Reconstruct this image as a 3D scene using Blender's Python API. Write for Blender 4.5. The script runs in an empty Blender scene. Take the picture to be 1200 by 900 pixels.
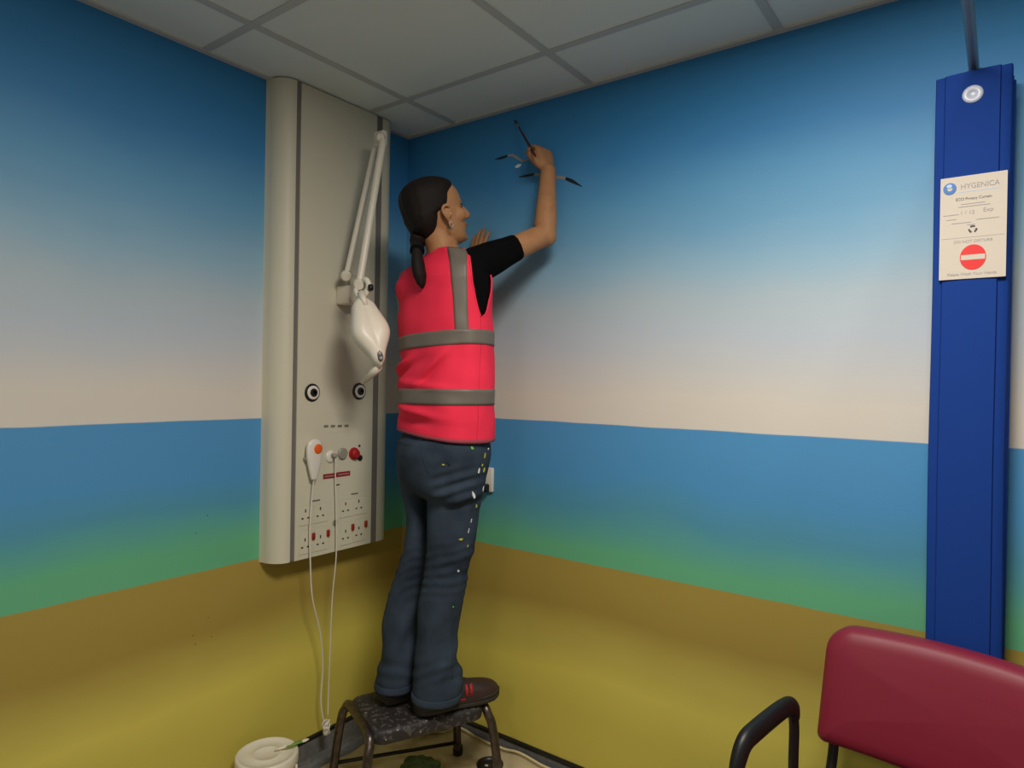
import bpy, bmesh, math, random
import numpy as np
from mathutils import Vector, Matrix, noise
random.seed(7)
COL = bpy.context.scene.collection
SC = bpy.context.scene
PI = math.pi
# ------------------------------------------------------------------ camera
CF, YAW, PITCH, ROLL = 778.395, -0.63576, -0.003576, 0.016925
CAM = np.array([1.984, -1.940, 1.391])
H = 2.382                       # ceiling height
SEA, SAND, CAP = 1.255, 0.787, 0.105
_fw = np.array([math.sin(YAW)*math.cos(PITCH), math.cos(YAW)*math.cos(PITCH), math.sin(PITCH)])
_r = np.array([math.cos(YAW), -math.sin(YAW), 0.0]); _u = np.cross(_r, _fw)
CR = _r*math.cos(ROLL)+_u*math.sin(ROLL); CU = -_r*math.sin(ROLL)+_u*math.cos(ROLL)
def W(x, y, D):                 # measured photo position at a known distance -> point in the room
    return CAM+(_fw+CR*(x-600)/CF-CU*(y-450)/CF)*D
def hit(x, y, ax, v):           # the same on a plane of the room
    d = _fw+CR*(x-600)/CF-CU*(y-450)/CF
    return CAM+d*((v-CAM[ax])/d[ax])
def V3(*a): return np.array(a, float)
def unit(v): v = np.asarray(v, float); return v/np.linalg.norm(v)

cd = bpy.data.cameras.new('camera'); cam = bpy.data.objects.new('camera', cd); COL.objects.link(cam)
cd.sensor_width = 36; cd.lens = CF/1200*36; cd.clip_start = 0.05
m = Matrix.Identity(4)
for i in range(3):
    m[i][0] = CR[i]; m[i][1] = CU[i]; m[i][2] = -_fw[i]; m[i][3] = CAM[i]
cam.matrix_world = m
SC.camera = cam

# ------------------------------------------------------------------ materials
def lin(c):
    return tuple((v/12.92 if v <= .04045 else ((v+.055)/1.055)**2.4) for v in (x/255 for x in c))
def mat(name, rgb, rough=.6, metal=0., bump=None, var=None, spec=None, coat=0, sheen=0, linear=False):
    M = bpy.data.materials.new(name); M.use_nodes = True
    nt = M.node_tree; b = nt.nodes['Principled BSDF']
    c = rgb if linear else lin(rgb)
    b.inputs['Base Color'].default_value = (*c, 1)
    b.inputs['Roughness'].default_value = rough; b.inputs['Metallic'].default_value = metal
    if spec is not None: b.inputs['Specular IOR Level'].default_value = spec
    if coat: b.inputs['Coat Weight'].default_value = coat
    if sheen: b.inputs['Sheen Weight'].default_value = sheen
    tc = nt.nodes.new('ShaderNodeTexCoord')
    if var:                     # (scale, second colour, contrast low, high)
        n = nt.nodes.new('ShaderNodeTexNoise'); n.inputs['Scale'].default_value = var[0]; n.inputs['Detail'].default_value = 5
        nt.links.new(tc.outputs['Object'], n.inputs['Vector'])
        r = nt.nodes.new('ShaderNodeValToRGB'); e = r.color_ramp.elements
        e[0].position = var[2]; e[1].position = var[3]
        e[0].color = (*c, 1); e[1].color = (*(var[1] if linear else lin(var[1])), 1)
        nt.links.new(n.outputs['Fac'], r.inputs['Fac']); nt.links.new(r.outputs['Color'], b.inputs['Base Color'])
    if bump:                    # (scale, strength, distance)
        n2 = nt.nodes.new('ShaderNodeTexNoise'); n2.inputs['Scale'].default_value = bump[0]; n2.inputs['Detail'].default_value = 4
        nt.links.new(tc.outputs['Object'], n2.inputs['Vector'])
        bp = nt.nodes.new('ShaderNodeBump'); bp.inputs['Strength'].default_value = bump[1]; bp.inputs['Distance'].default_value = bump[2]
        nt.links.new(n2.outputs['Fac'], bp.inputs['Height']); nt.links.new(bp.outputs['Normal'], b.inputs['Normal'])
    return M

def mural():
    M = bpy.data.materials.new('mural_paint'); M.use_nodes = True
    nt = M.node_tree; b = nt.nodes['Principled BSDF']; b.inputs['Roughness'].default_value = .55
    b.inputs['Specular IOR Level'].default_value = .3
    L = nt.links.new
    geo = nt.nodes.new('ShaderNodeNewGeometry'); sep = nt.nodes.new('ShaderNodeSeparateXYZ')
    L(geo.outputs['Position'], sep.inputs[0])
    def nz(scale, detail, amp, stretch):
        mp = nt.nodes.new('ShaderNodeMapping'); mp.inputs['Scale'].default_value = stretch
        L(geo.outputs['Position'], mp.inputs['Vector'])
        n = nt.nodes.new('ShaderNodeTexNoise'); n.inputs['Scale'].default_value = scale; n.inputs['Detail'].default_value = detail
        L(mp.outputs[0], n.inputs['Vector'])
        a = nt.nodes.new('ShaderNodeMath'); a.operation = 'SUBTRACT'; a.inputs[1].default_value = .5; L(n.outputs['Fac'], a.inputs[0])
        c = nt.nodes.new('ShaderNodeMath'); c.operation = 'MULTIPLY'; c.inputs[1].default_value = amp; L(a.outputs[0], c.inputs[0])
        d = nt.nodes.new('ShaderNodeMath'); d.operation = 'ADD'; L(c.outputs[0], d.inputs[0]); L(sep.outputs['Z'], d.inputs[1])
        return d
    def ramp(src, lo, hi, stops):
        mr = nt.nodes.new('ShaderNodeMapRange'); mr.inputs['From Min'].default_value = lo; mr.inputs['From Max'].default_value = hi
        L(src.outputs[0], mr.inputs['Value'])
        r = nt.nodes.new('ShaderNodeValToRGB'); r.color_ramp.interpolation = 'LINEAR'
        el = r.color_ramp.elements
        while len(el) > 1: el.remove(el[0])
        for i, (z, c) in enumerate(stops):
            if i == 0: el[0].position = (z-lo)/(hi-lo); el[0].color = (*c, 1)
            else: el.new((z-lo)/(hi-lo)).color = (*c, 1)
        L(mr.outputs[0], r.inputs['Fac']); return r
    soft = nz(1.6, 3, .16, (1, 1, 1.8)); hard = nz(5, 2, .006, (1, 1, 1))
    sky = ramp(soft, 1.2, 2.4, MUR['sky']); sea = ramp(soft, .7, 1.3, MUR['sea']); sand = ramp(soft, 0, .8, MUR['sand'])
    def mix(thr, lo, hi):
        g = nt.nodes.new('ShaderNodeMapRange'); g.inputs['From Min'].default_value = thr-.0015; g.inputs['From Max'].default_value = thr+.0015
        L(hard.outputs[0], g.inputs['Value'])
        x = nt.nodes.new('ShaderNodeMix'); x.data_type = 'RGBA'
        L(g.outputs[0], x.inputs[0]); L(lo, x.inputs[6]); L(hi, x.inputs[7]); return x.outputs[2]
    o = mix(SAND, sand.outputs[0], sea.outputs[0]); o = mix(SEA, o, sky.outputs[0])
    L(o, b.inputs['Base Color'])
    n = nt.nodes.new('ShaderNodeTexNoise'); n.inputs['Scale'].default_value = 160; L(geo.outputs['Position'], n.inputs['Vector'])
    bp = nt.nodes.new('ShaderNodeBump'); bp.inputs['Strength'].default_value = .12; bp.inputs['Distance'].default_value = .002
    L(n.outputs['Fac'], bp.inputs['Height']); L(bp.outputs[0], b.inputs['Normal'])
    return M
MUR = dict(
 sky=[(1.346, (0.6876, 0.6371, 0.5636)), (1.525, (0.4967, 0.5548, 0.6198)), (1.638, (0.4245, 0.5186, 0.5803)), (1.745, (0.2862, 0.4657, 0.6001)), (1.88, (0.1605, 0.3768, 0.5824)), (1.985, (0.1098, 0.3346, 0.5762)), (2.122, (0.0518, 0.2438, 0.5288)), (2.226, (0.0368, 0.2257, 0.499))],
 sea=[(0.844, (0.1285, 0.4377, 0.2333)), (0.988, (0.0816, 0.2989, 0.4289)), (1.078, (0.0754, 0.2905, 0.559)), (1.204, (0.079, 0.2913, 0.5665))],
 sand=[(0.278, (0.5779, 0.489, 0.0898)), (0.396, (0.6538, 0.5554, 0.1031)), (0.485, (0.5318, 0.437, 0.0897)), (0.614, (0.3601, 0.2568, 0.0519)), (0.73, (0.3804, 0.2763, 0.0581))])

MT = {}
MT['mural'] = mural()
MT['plaster'] = mat('cream_wall_paint', (225,218,205), .6, bump=(150,.1,.002))
MT['tile'] = mat('ceiling_tile', (232,236,228), .9, bump=(220,.35,.002))
MT['tbar'] = mat('ceiling_bar', (196,196,190), .5)
MT['vinyl'] = mat('grey_floor_vinyl', (112,112,112), .45, var=(60,(96,97,98),.4,.7))
MT['cap'] = mat('black_capping', (22,22,22), .4)
MT['trunk'] = mat('cream_enamel', (210,204,182), .5)
MT['groove'] = mat('grey_rail_insert', (118,112,108), .45)
MT['white'] = mat('white_plastic', (226,221,210), .35)
MT['cord'] = mat('white_cord', (222,216,204), .5)
MT['lampwhite'] = mat('lamp_enamel', (226,218,200), .38)
MT['black'] = mat('black_plastic', (14,14,15), .4)
MT['dark'] = mat('dark_hole', (12,11,10), .7)
MT['greyp'] = mat('grey_plastic', (150,145,132), .4)
MT['red'] = mat('red_plastic', (170,22,24), .35)
MT['rocker'] = mat('red_rocker', (150,28,22), .4)
MT['labelred'] = mat('red_label', (150,24,42), .5)
MT['orange'] = mat('orange_button', (232,98,30), .4)
MT['print'] = mat('grey_print', (120,112,104), .6)
MT['ink'] = mat('dark_ink', (40,38,40), .6)
MT['inkgrey'] = mat('grey_ink', (150,146,150), .6)
MT['inkblue'] = mat('logo_blue', (40,110,185), .5)
MT['inklight'] = mat('logo_pale_blue', (170,205,235), .5)
MT['paper'] = mat('cream_paper', (206,195,180), .6)
MT['signred'] = mat('sign_red', (225,22,20), .5)
MT['steel'] = mat('steel', (150,150,150), .38, .55)
MT['legsteel'] = mat('brown_grey_steel', (96,86,80), .33, .85, var=(60,(70,62,56),.4,.75))
MT['darksteel'] = mat('dark_steel', (44,40,38), .4, .7)
MT['skin'] = mat('skin', (172,124,84), .55, spec=.3, bump=(300,.08,.001), var=(25,(160,108,72),.45,.8))
MT['hair'] = mat('dark_brown_hair', (26,19,15), .7, spec=.2)
MT['pink'] = mat('fluorescent_pink_fabric', (240,50,78), .8, spec=.2, bump=(500,.15,.001))
MT['binding'] = mat('grey_pink_binding', (150,60,72), .8)
MT['tape'] = mat('reflective_grey_tape', (108,100,90), .5, bump=(700,.1,.001))
MT['tee'] = mat('black_cotton', (9,9,10), .95, spec=.08)
MT['shoe'] = mat('brown_shoe_leather', (58,38,36), .6, var=(40,(40,28,28),.4,.7))
MT['sole'] = mat('dark_rubber_sole', (48,42,36), .75, bump=(90,.3,.003))
MT['shoered'] = mat('red_shoe_stripe', (170,36,36), .6)
MT['burgundy'] = mat('burgundy_vinyl', (126,30,50), .4, bump=(350,.12,.001))
MT['blackmetal'] = mat('black_frame', (16,16,17), .45)
MT['curtain'] = mat('royal_blue_curtain', (.0065,.043,.25), .8, linear=True, spec=.2, bump=(500,.15,.001))
MT['clearp'] = mat('pale_button_plastic', (200,205,222), .3)
MT['canvas'] = mat('dust_sheet_canvas', (205,190,150), .9, bump=(400,.25,.002), var=(7,(150,130,88),.5,.72))
MT['tub'] = mat('tub_plastic', (226,218,200), .4)
MT['green'] = mat('dark_green_cloth', (84,108,70), .9, var=(24,(50,66,44),.4,.7))
MT['greenpaint'] = mat('green_paint', (110,150,70), .5)
MT['wingrey'] = mat('gull_grey_paint', (150,146,140), .6)
MT['wingdark'] = mat('gull_dark_paint', (22,24,32), .6)
MT['wingwhite'] = mat('gull_white_paint', (205,225,228), .6)
MT['brushred'] = mat('dark_red_lacquer', (60,16,18), .35)
MT['eye'] = mat('eye_white', (118,96,82), .5)
MT['iris'] = mat('dark_iris', (40,28,20), .25)
MT['lip'] = mat('lip_skin', (150,80,66), .45)
MT['light'] = mat('light_diffuser', (240,240,235), .5)
nt = MT['light'].node_tree; nt.nodes['Principled BSDF'].inputs['Emission Color'].default_value = (1, .93, .82, 1)
nt.nodes['Principled BSDF'].inputs['Emission Strength'].default_value = 2.0

def denim():
    M = mat('worn_blue_denim', (56,68,82), .9, spec=.2, bump=(420,.25,.002), var=(9,(38,47,60),.38,.68)); return M
MT['denim'] = denim()
def splat(name, base, cols, thr, rough):
    M = mat(name, base, rough, bump=(70,.3,.003)); nt = M.node_tree; b = nt.nodes['Principled BSDF']; L = nt.links.new
    tc = nt.nodes.new('ShaderNodeTexCoord'); prev = None
    col = (*lin(base), 1)
    for i, (c, s) in enumerate(cols):
        mp = nt.nodes.new('ShaderNodeMapping'); mp.inputs['Location'].default_value = (3.1*i, 1.7*i, .3); L(tc.outputs['Object'], mp.inputs[0])
        n = nt.nodes.new('ShaderNodeTexNoise'); n.inputs['Scale'].default_value = s; n.inputs['Detail'].default_value = 3; L(mp.outputs[0], n.inputs['Vector'])
        g = nt.nodes.new('ShaderNodeMapRange'); g.inputs['From Min'].default_value = thr[i]; g.inputs['From Max'].default_value = thr[i]+.03; L(n.outputs['Fac'], g.inputs['Value'])
        x = nt.nodes.new('ShaderNodeMix'); x.data_type = 'RGBA'; L(g.outputs[0], x.inputs[0])
        if prev is None: x.inputs[6].default_value = col
        else: L(prev, x.inputs[6])
        x.inputs[7].default_value = (*lin(c), 1); prev = x.outputs[2]
    L(prev, b.inputs['Base Color']); return M
MT['stooltop'] = splat('splattered_black_rubber', (40,36,36), [((78,72,70),60),((190,165,145),55),((170,125,105),34)], [.56,.69,.72], .6)

# ------------------------------------------------------------------ mesh helpers
class MB:
    def __init__(s): s.v = []; s.f = []; s.m = []; s.k = 0
    def add(s, vs, fs):
        o = len(s.v); s.v += [tuple(map(float, p)) for p in vs]
        s.f += [tuple(i+o for i in f) for f in fs]; s.m += [s.k]*len(fs); return s
    def loft(s, rings, cap=(True, True), closed=True):
        n = len(rings[0]); vs = [p for r in rings for p in r]; fs = []
        for i in range(len(rings)-1):
            for j in range(n if closed else n-1):
                a = i*n+j; b = i*n+(j+1) % n; fs.append((a, b, b+n, a+n))
        if cap[0]: fs.append(tuple(range(n-1, -1, -1)))
        if cap[1]: fs.append(tuple((len(rings)-1)*n+j for j in range(n)))
        return s.add(vs, fs)
    def tube(s, path, r, n=12, cap=(True, True), flat=1.0, upv=None):
        path = [np.asarray(p, float) for p in path]; k = len(path)
        rs = [r]*k if np.isscalar(r) else list(r)
        rings = []; T = []
        for i in range(k):
            a = path[max(i-1, 0)]; b = path[min(i+1, k-1)]; T.append(unit(b-a))
        u = np.asarray(upv, float) if upv is not None else (V3(0, 0, 1) if abs(T[0][2]) < .9 else V3(1, 0, 0))
        u = unit(u-T[0]*(u@T[0]))
        for i in range(k):
            u = unit(u-T[i]*(u@T[i])); w = np.cross(T[i], u)
            rings.append([path[i]+rs[i]*(math.cos(2*PI*j/n)*w+flat*math.sin(2*PI*j/n)*u) for j in range(n)])
        return s.loft(rings, cap)
    def box(s, c, size, X=(1,0,0), Y=(0,1,0), Z=(0,0,1), ch=0.0):
        c = np.asarray(c, float); X, Y, Z = map(lambda a: np.asarray(a, float), (X, Y, Z)); a, b, d = [q/2 for q in size]
        if ch <= 0:
            vs = [c+X*i*a+Y*j*b+Z*k*d for k in (-1,1) for j in (-1,1) for i in (-1,1)]
            return s.add(vs, [(0,2,3,1),(4,5,7,6),(0,1,5,4),(2,6,7,3),(0,4,6,2),(1,3,7,5)])
        ch = min(ch, a*.95, b*.95, d*.95)
        rings = []
        for (z, o) in ((-d, ch), (-d+ch*.3, ch*.3), (-d+ch, 0), (d-ch, 0), (d-ch*.3, ch*.3), (d, ch)):
            rings.append(rrect(c+Z*z, X, Y, a-o, b-o, max(ch-o*.5, ch*.4)))
        return s.loft(rings)
    def cyl(s, p0, p1, r0, r1=None, n=24):
        return s.tube([p0, p1], [r0, r0 if r1 is None else r1], n)
    def lathe(s, c, prof, axis=(0,0,1), n=32, cap=(True, True)):
        ax = unit(axis); t = V3(1,0,0) if abs(ax[0]) < .9 else V3(0,1,0); X = unit(t-ax*(t@ax)); Y = np.cross(ax, X)
        c = np.asarray(c, float)
        return s.loft([[c+ax*z+r*(math.cos(2*PI*j/n)*X+math.sin(2*PI*j/n)*Y) for j in range(n)] for r, z in prof], cap)
    def ball(s, c, rx, ry=None, rz=None, X=(1,0,0), Y=(0,1,0), Z=(0,0,1), n=20, mrows=12):
        ry = ry or rx; rz = rz or rx; c = np.asarray(c, float); X, Y, Z = map(lambda a: np.asarray(a, float), (X, Y, Z))
        rings = []
        for i in range(mrows+1):
            a = -PI/2+PI*(i if 0 < i < mrows else (i+.03 if i == 0 else i-.03))/mrows
            rings.append([c+X*rx*math.cos(a)*math.cos(2*PI*j/n)+Y*ry*math.cos(a)*math.sin(2*PI*j/n)+Z*rz*math.sin(a) for j in range(n)])
        return s.loft(rings)
    def build(s, name, mats, parent=None, smooth=True, bevel=0, sub=0, thick=0, auto=None):
        me = bpy.data.meshes.new(name); me.from_pydata(s.v, [], s.f)
        for M in (mats if isinstance(mats, (list, tuple)) else [mats]): me.materials.append(MT[M])
        me.polygons.foreach_set('material_index', s.m)
        bm = bmesh.new(); bm.from_mesh(me); bmesh.ops.recalc_face_normals(bm, faces=bm.faces); bm.to_mesh(me); bm.free()
        me.polygons.foreach_set('use_smooth', [smooth]*len(me.polygons))
        if smooth and auto is not None: me.set_sharp_from_angle(angle=math.radians(auto))
        o = bpy.data.objects.new(name, me); COL.objects.link(o)
        if bevel:
            b = o.modifiers.new('bevel', 'BEVEL'); b.width = bevel; b.segments = 3; b.limit_method = 'ANGLE'; b.angle_limit = .6
        if thick:
            t = o.modifiers.new('thick', 'SOLIDIFY'); t.thickness = thick; t.offset = 0
        if sub:
            q = o.modifiers.new('sub', 'SUBSURF'); q.levels = sub; q.render_levels = sub
        if parent is not None: setp(o, parent)
        return o
def rrect(c, X, Y, a, b, r, n=5):
    pts = []
    for (sx, sy, a0) in ((1,1,0), (-1,1,PI/2), (-1,-1,PI), (1,-1,1.5*PI)):
        for i in range(n):
            t = a0+PI/2*i/(n-1)
            pts.append(c+X*(sx*(a-r)+r*math.cos(t))+Y*(sy*(b-r)+r*math.sin(t)))
    return pts
def worldof(o):
    m = Matrix.Translation(o.location)
    return (worldof(o.parent) @ o.matrix_parent_inverse @ m) if o.parent else m
def setp(o, p):
    o.parent = p; o.matrix_parent_inverse = worldof(p).inverted()
def thing(name, label, cat, loc, group=None):
    o = bpy.data.objects.new(name, None); o.empty_display_size = .05; COL.objects.link(o); o.location = tuple(map(float, loc))
    return tag(o, label, cat, group)
def tag(o, label, cat, group=None):
    o['label'] = label; o['category'] = cat
    if group: o['group'] = group
    return o
def struct(o): o['kind'] = 'structure'; return o
def bake(o):                     # apply the modifiers of o, keep its materials
    dg = bpy.context.evaluated_depsgraph_get()
    me = bpy.data.meshes.new_from_object(o.evaluated_get(dg)); old = o.data; mats = list(old.materials)
    o.modifiers.clear(); o.data = me
    if not me.materials:
        for M in mats: me.materials.append(M)
    me.polygons.foreach_set('use_smooth', [True]*len(me.polygons)); return o
def remesh(o, vox, smooth=4, fac=.5):
    r = o.modifiers.new('r', 'REMESH'); r.mode = 'VOXEL'; r.voxel_size = vox; r.use_smooth_shade = True
    if smooth:
        q = o.modifiers.new('s', 'SMOOTH'); q.iterations = smooth; q.factor = fac
    return bake(o)
def coords(me):
    a = np.empty(len(me.vertices)*3); me.vertices.foreach_get('co', a); return a.reshape(-1, 3)
def normals(me):
    a = np.empty(len(me.vertices)*3); me.vertices.foreach_get('normal', a); return a.reshape(-1, 3)
def setco(me, c): me.vertices.foreach_set('co', c.ravel()); me.update()
def spline(pts, k=8):
    P = [np.asarray(p, float) for p in pts]; P = [2*P[0]-P[1]]+P+[2*P[-1]-P[-2]]; out = []
    for i in range(1, len(P)-2):
        for j in range(k):
            t = j/k; a, b, c, d = P[i-1], P[i], P[i+1], P[i+2]
            out.append(.5*((2*b)+(c-a)*t+(2*a-5*b+4*c-d)*t*t+(3*b-a-3*c+d)*t**3))
    out.append(P[-2]); return out
def text(body, size, name, M, parent, origin, X, Y, N, align='CENTER', ext=.0002, wscale=1.0):
    c = bpy.data.curves.new(name, 'FONT'); c.body = body; c.size = size; c.align_x = align; c.align_y = 'CENTER'; c.extrude = ext
    t = bpy.data.objects.new(name, c); COL.objects.link(t)
    dg = bpy.context.evaluated_depsgraph_get(); me = bpy.data.meshes.new_from_object(t.evaluated_get(dg))
    COL.objects.unlink(t); bpy.data.objects.remove(t)
    co = coords(me); X, Y, N = map(lambda a: np.asarray(a, float), (X, Y, N))
    setco(me, np.asarray(origin)+co[:, :1]*X*wscale+co[:, 1:2]*Y+co[:, 2:3]*N)
    me.materials.clear(); me.materials.append(MT[M]); me.name = name
    o = bpy.data.objects.new(name, me); COL.objects.link(o); setp(o, parent); return o

# ------------------------------------------------------------------ room shell
RX, RY = 4.1, -4.4
def slab(name, c, size, M): return struct(MB().box(c, size).build(name, M, smooth=False))
wall_left = slab('wall_left', (-.05, RY/2, H/2), (.1, -RY+.2, H+.1), 'mural')
wall_right = slab('wall_right', (RX/2+.05, .05, H/2), (RX+.1, .1, H+.1), 'mural')
slab('wall_back', (RX/2, RY-.05, H/2), (RX+.2, .1, H+.1), 'plaster')
slab('wall_far', (RX+.05, RY/2, H/2), (.1, -RY, H+.1), 'plaster')
slab('floor', (RX/2, RY/2, -.05), (RX+.2, -RY+.2, .1), 'vinyl')
# suspended ceiling: tiles sitting on a grid of bars
A0, B0, T = .267, -.274, .6
xs = [0.0]+[A0+T*i for i in range(20) if A0+T*i < RX]+[RX]
ys = [0.0]+[B0-T*i for i in range(20) if B0-T*i > RY]+[RY]
LIGHTS = [(3, 2), (3, 6)]       # grid cells that hold a luminaire
mb = MB()
for i in range(len(xs)-1):
    for j in range(len(ys)-1):
        if (i, j) in LIGHTS: continue
        x0, x1, y0, y1 = xs[i], xs[i+1], ys[j+1], ys[j]
        mb.box(((x0+x1)/2, (y0+y1)/2, H+.012), (x1-x0-.012, y1-y0-.012, .016))
mb.box((RX/2, RY/2, H+.10), (RX+.2, -RY+.2, .02))
ceil = struct(mb.build('ceiling', 'tile', smooth=False))
g = MB()
for x in xs[1:-1]: g.box((x, RY/2, H+.004), (.024, -RY, .008))
for y in ys[1:-1]: g.box((RX/2, y, H+.0045), (RX, .024, .0075))
g.box((.010, RY/2, H+.002), (.02, -RY, .009)); g.box((RX/2, -.010, H+.0025), (RX, .02, .0095))
g.build('ceiling_grid', 'tbar', ceil, smooth=False)
for k, (i, j) in enumerate(LIGHTS):
    cx, cy = (xs[i]+xs[i+1])/2, (ys[j]+ys[j+1])/2
    t = thing('ceiling_light', ['square recessed ceiling light panel nearest the corner', 'square recessed ceiling light panel towards the back wall'][k], 'light', (cx, cy, H), 'recessed ceiling lights')
    f = MB()
    for dx, dy, sx, sy in ((-.275,0,.03,.58), (.275,0,.03,.58), (0,-.275,.52,.03), (0,.275,.52,.03)): f.box((cx+dx, cy+dy, H+.008), (sx, sy, .02))
    f.build('frame', 'white', t, smooth=False)
    MB().box((cx, cy, H+.014), (.52, .52, .008)).build('diffuser', 'light', t, smooth=False)
    ld = bpy.data.lights.new('panel_lamp', 'AREA'); ld.shape = 'SQUARE'; ld.size = .5
    ld.energy = (37, 13)[k]; ld.color = (1, .94, .86); ld.spread = math.radians(180)
    lo = bpy.data.objects.new('panel_lamp', ld); COL.objects.link(lo); lo.location = (cx, cy, H-.012); setp(lo, t)
    lo.location = (0, 0, -.012); lo.matrix_parent_inverse = Matrix.Identity(4)

# coved vinyl upstand with black capping strip
def upstand(name, fixed, along0, along1, axis):
    prof = [(.0, .0), (.035, .0), (.022, .005), (.012, .015), (.007, .03), (.005, CAP-.013), (.0, CAP-.013)]
    o = MB()
    def P(d, z, s): return (d, s, z) if axis == 'y' else (s, -d, z)
    o.loft([[P(d, z, s) for d, z in prof] for s in (along0, along1)])
    b = struct(o.build(name, 'vinyl', smooth=False))
    c = MB().loft([[P(d, z, s) for d, z in ((0, CAP-.014), (.008, CAP-.014), (.009, CAP-.004), (.005, CAP), (0, CAP))] for s in (along0, along1)])
    c.build('capping_strip', 'cap', b, smooth=False); return b
upstand('baseboard_left', 0, RY, 0, 'y'); upstand('baseboard_right', 0, 0, RX, 'x')

# painted gulls on the right wall (flat paint)
def ribbon(pts, wid, k, mbx, dy=.0012):
    q = [hit(x, y, 1, 0) for x, y in pts]; n = len(q)
    q = spline(q, 6); ws = np.interp(np.linspace(0, 1, len(q)), np.linspace(0, 1, n), wid)
    r = []
    for i, p in enumerate(q):
        t = unit(q[min(i+1, len(q)-1)]-q[max(i-1, 0)]); nn = V3(-t[2], 0, t[0])
        r.append([p+nn*ws[i]/2+V3(0,-dy,0), p-nn*ws[i]/2+V3(0,-dy,0), p-nn*ws[i]/2+V3(0,-.0001,0), p+nn*ws[i]/2+V3(0,-.0001,0)])
    mbx.k = k; mbx.loft(r)
g1 = MB()
ribbon([(580,187),(588,185),(595,182.5)], [.002,.010,.007], 1, g1)
ribbon([(594,183),(600,182),(606,185),(612,189)], [.006,.009,.010,.008], 0, g1, .0009)
ribbon([(612,189),(618,187),(624,186)], [.007,.008,.004], 0, g1, .0010)
ribbon([(604,196),(607.5,194.5),(611,193)], [.006,.013,.006], 2, g1, .0014)
g1.build('painted_gull', ['wingrey', 'wingdark', 'wingwhite'], wall_right, smooth=False)
g2 = MB()
ribbon([(608,207.5),(617,206),(626,204)], [.002,.009,.008], 1, g2)
ribbon([(625,204),(632,205),(645,208),(656,208),(664,209.5)], [.007,.010,.014,.011,.010], 0, g2, .0009)
ribbon([(663,209),(671,212.5),(682,218.5)], [.010,.012,.002], 1, g2)
g2.build('painted_gull', ['wingrey', 'wingdark'], wall_right, smooth=False)
holes = MB()
for x, y in ((226,745),(248,746),(229,755),(244,724),(229,625),(243,604)):
    p = hit(x, y, 0, 0); holes.lathe(p+V3(-.0005,0,0), [(.0016,0),(.0016,.001),(.0006,.0013)], (1,0,0), 10)
holes.build('screw_hole', 'dark', wall_left)

# ------------------------------------------------------------------ service trunking on the left wall
TD = .08
yl, yr, zb = -.655, -.135, .775
tr = thing('bedhead_trunking', 'tall cream bedhead services panel with sockets mounted on the left wall', 'services panel', (0, (yl+yr)/2, zb))
def prof_left():
    pts = [(0, yl)]
    for i in range(9):
        a = PI/2*i/8; pts.append((TD*.15+(TD*.85)*math.sin(a), yl+.004+(.054)*(1-math.cos(a))))
    return pts
PL = prof_left(); PRt = [(x, yl+yr-y) for x, y in PL]
ga, gb, gc, gd = -.592, -.574, -.240, -.211
top = H-.001
def vprism(pts, z0, z1, name, M, parent, ang=35):
    return MB().loft([[(x, y, z) for x, y in pts] for z in (z0, z1)]).build(name, M, parent, auto=ang)
vprism(PL+[(TD, ga), (0, ga)], zb, top, 'side_cover', 'trunk', tr)
vprism(PRt+[(TD, gd), (0, gd)], zb, top, 'side_cover', 'trunk', tr)
vprism([(0, ga), (TD-.003, ga), (TD-.003, gb), (0, gb)], zb+.002, top, 'rail_channel', 'groove', tr)
vprism([(0, gc), (TD-.003, gc), (TD-.003, gd), (0, gd)], zb+.002, top, 'rail_channel', 'groove', tr)
vprism([(0, gb), (TD, gb), (TD, gc), (0, gc)], zb, top, 'front_panel', 'trunk', tr)
def TP(x, y, off=0): p = hit(x, y, 0, TD); p[0] += off; return p
Xd, Yd, Zd = V3(0,1,0), V3(0,0,1), V3(1,0,0)     # along the panel, up, out
def disc(p, prof, name, M, parent, n=28):
    return MB().lathe(p, prof, (1,0,0), n).build(name, M, parent, auto=40)
for x, y in ((365.5,460), (420.5,458.5)):
    p = TP(x, y)
    o = disc(p, [(.030,0),(.031,.003),(.028,.006),(.022,.006),(.022,.002)], 'gas_outlet', 'black', tr)
    disc(p, [(.0235,.001),(.0235,.009),(.020,.011),(.014,.010),(.014,.003)], 'white_collar', 'white', o)
    disc(p, [(.0135,.002),(.0135,.014),(.011,.017),(.006,.017),(.0055,.006)], 'nozzle', 'black', o)
for i, x in enumerate((382,390,398,406)):
    MB().box(TP(x, 499.5-.15*i, .0006), (.0012, .018, .008), Zd*-1, Xd, Yd).build('port_label', 'print', tr, smooth=False)
o = MB(); o.box(TP(394, 506, .0004), (.0008, .085, .002)); o.build('caption_line', 'trunk', tr, smooth=False)
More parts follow.
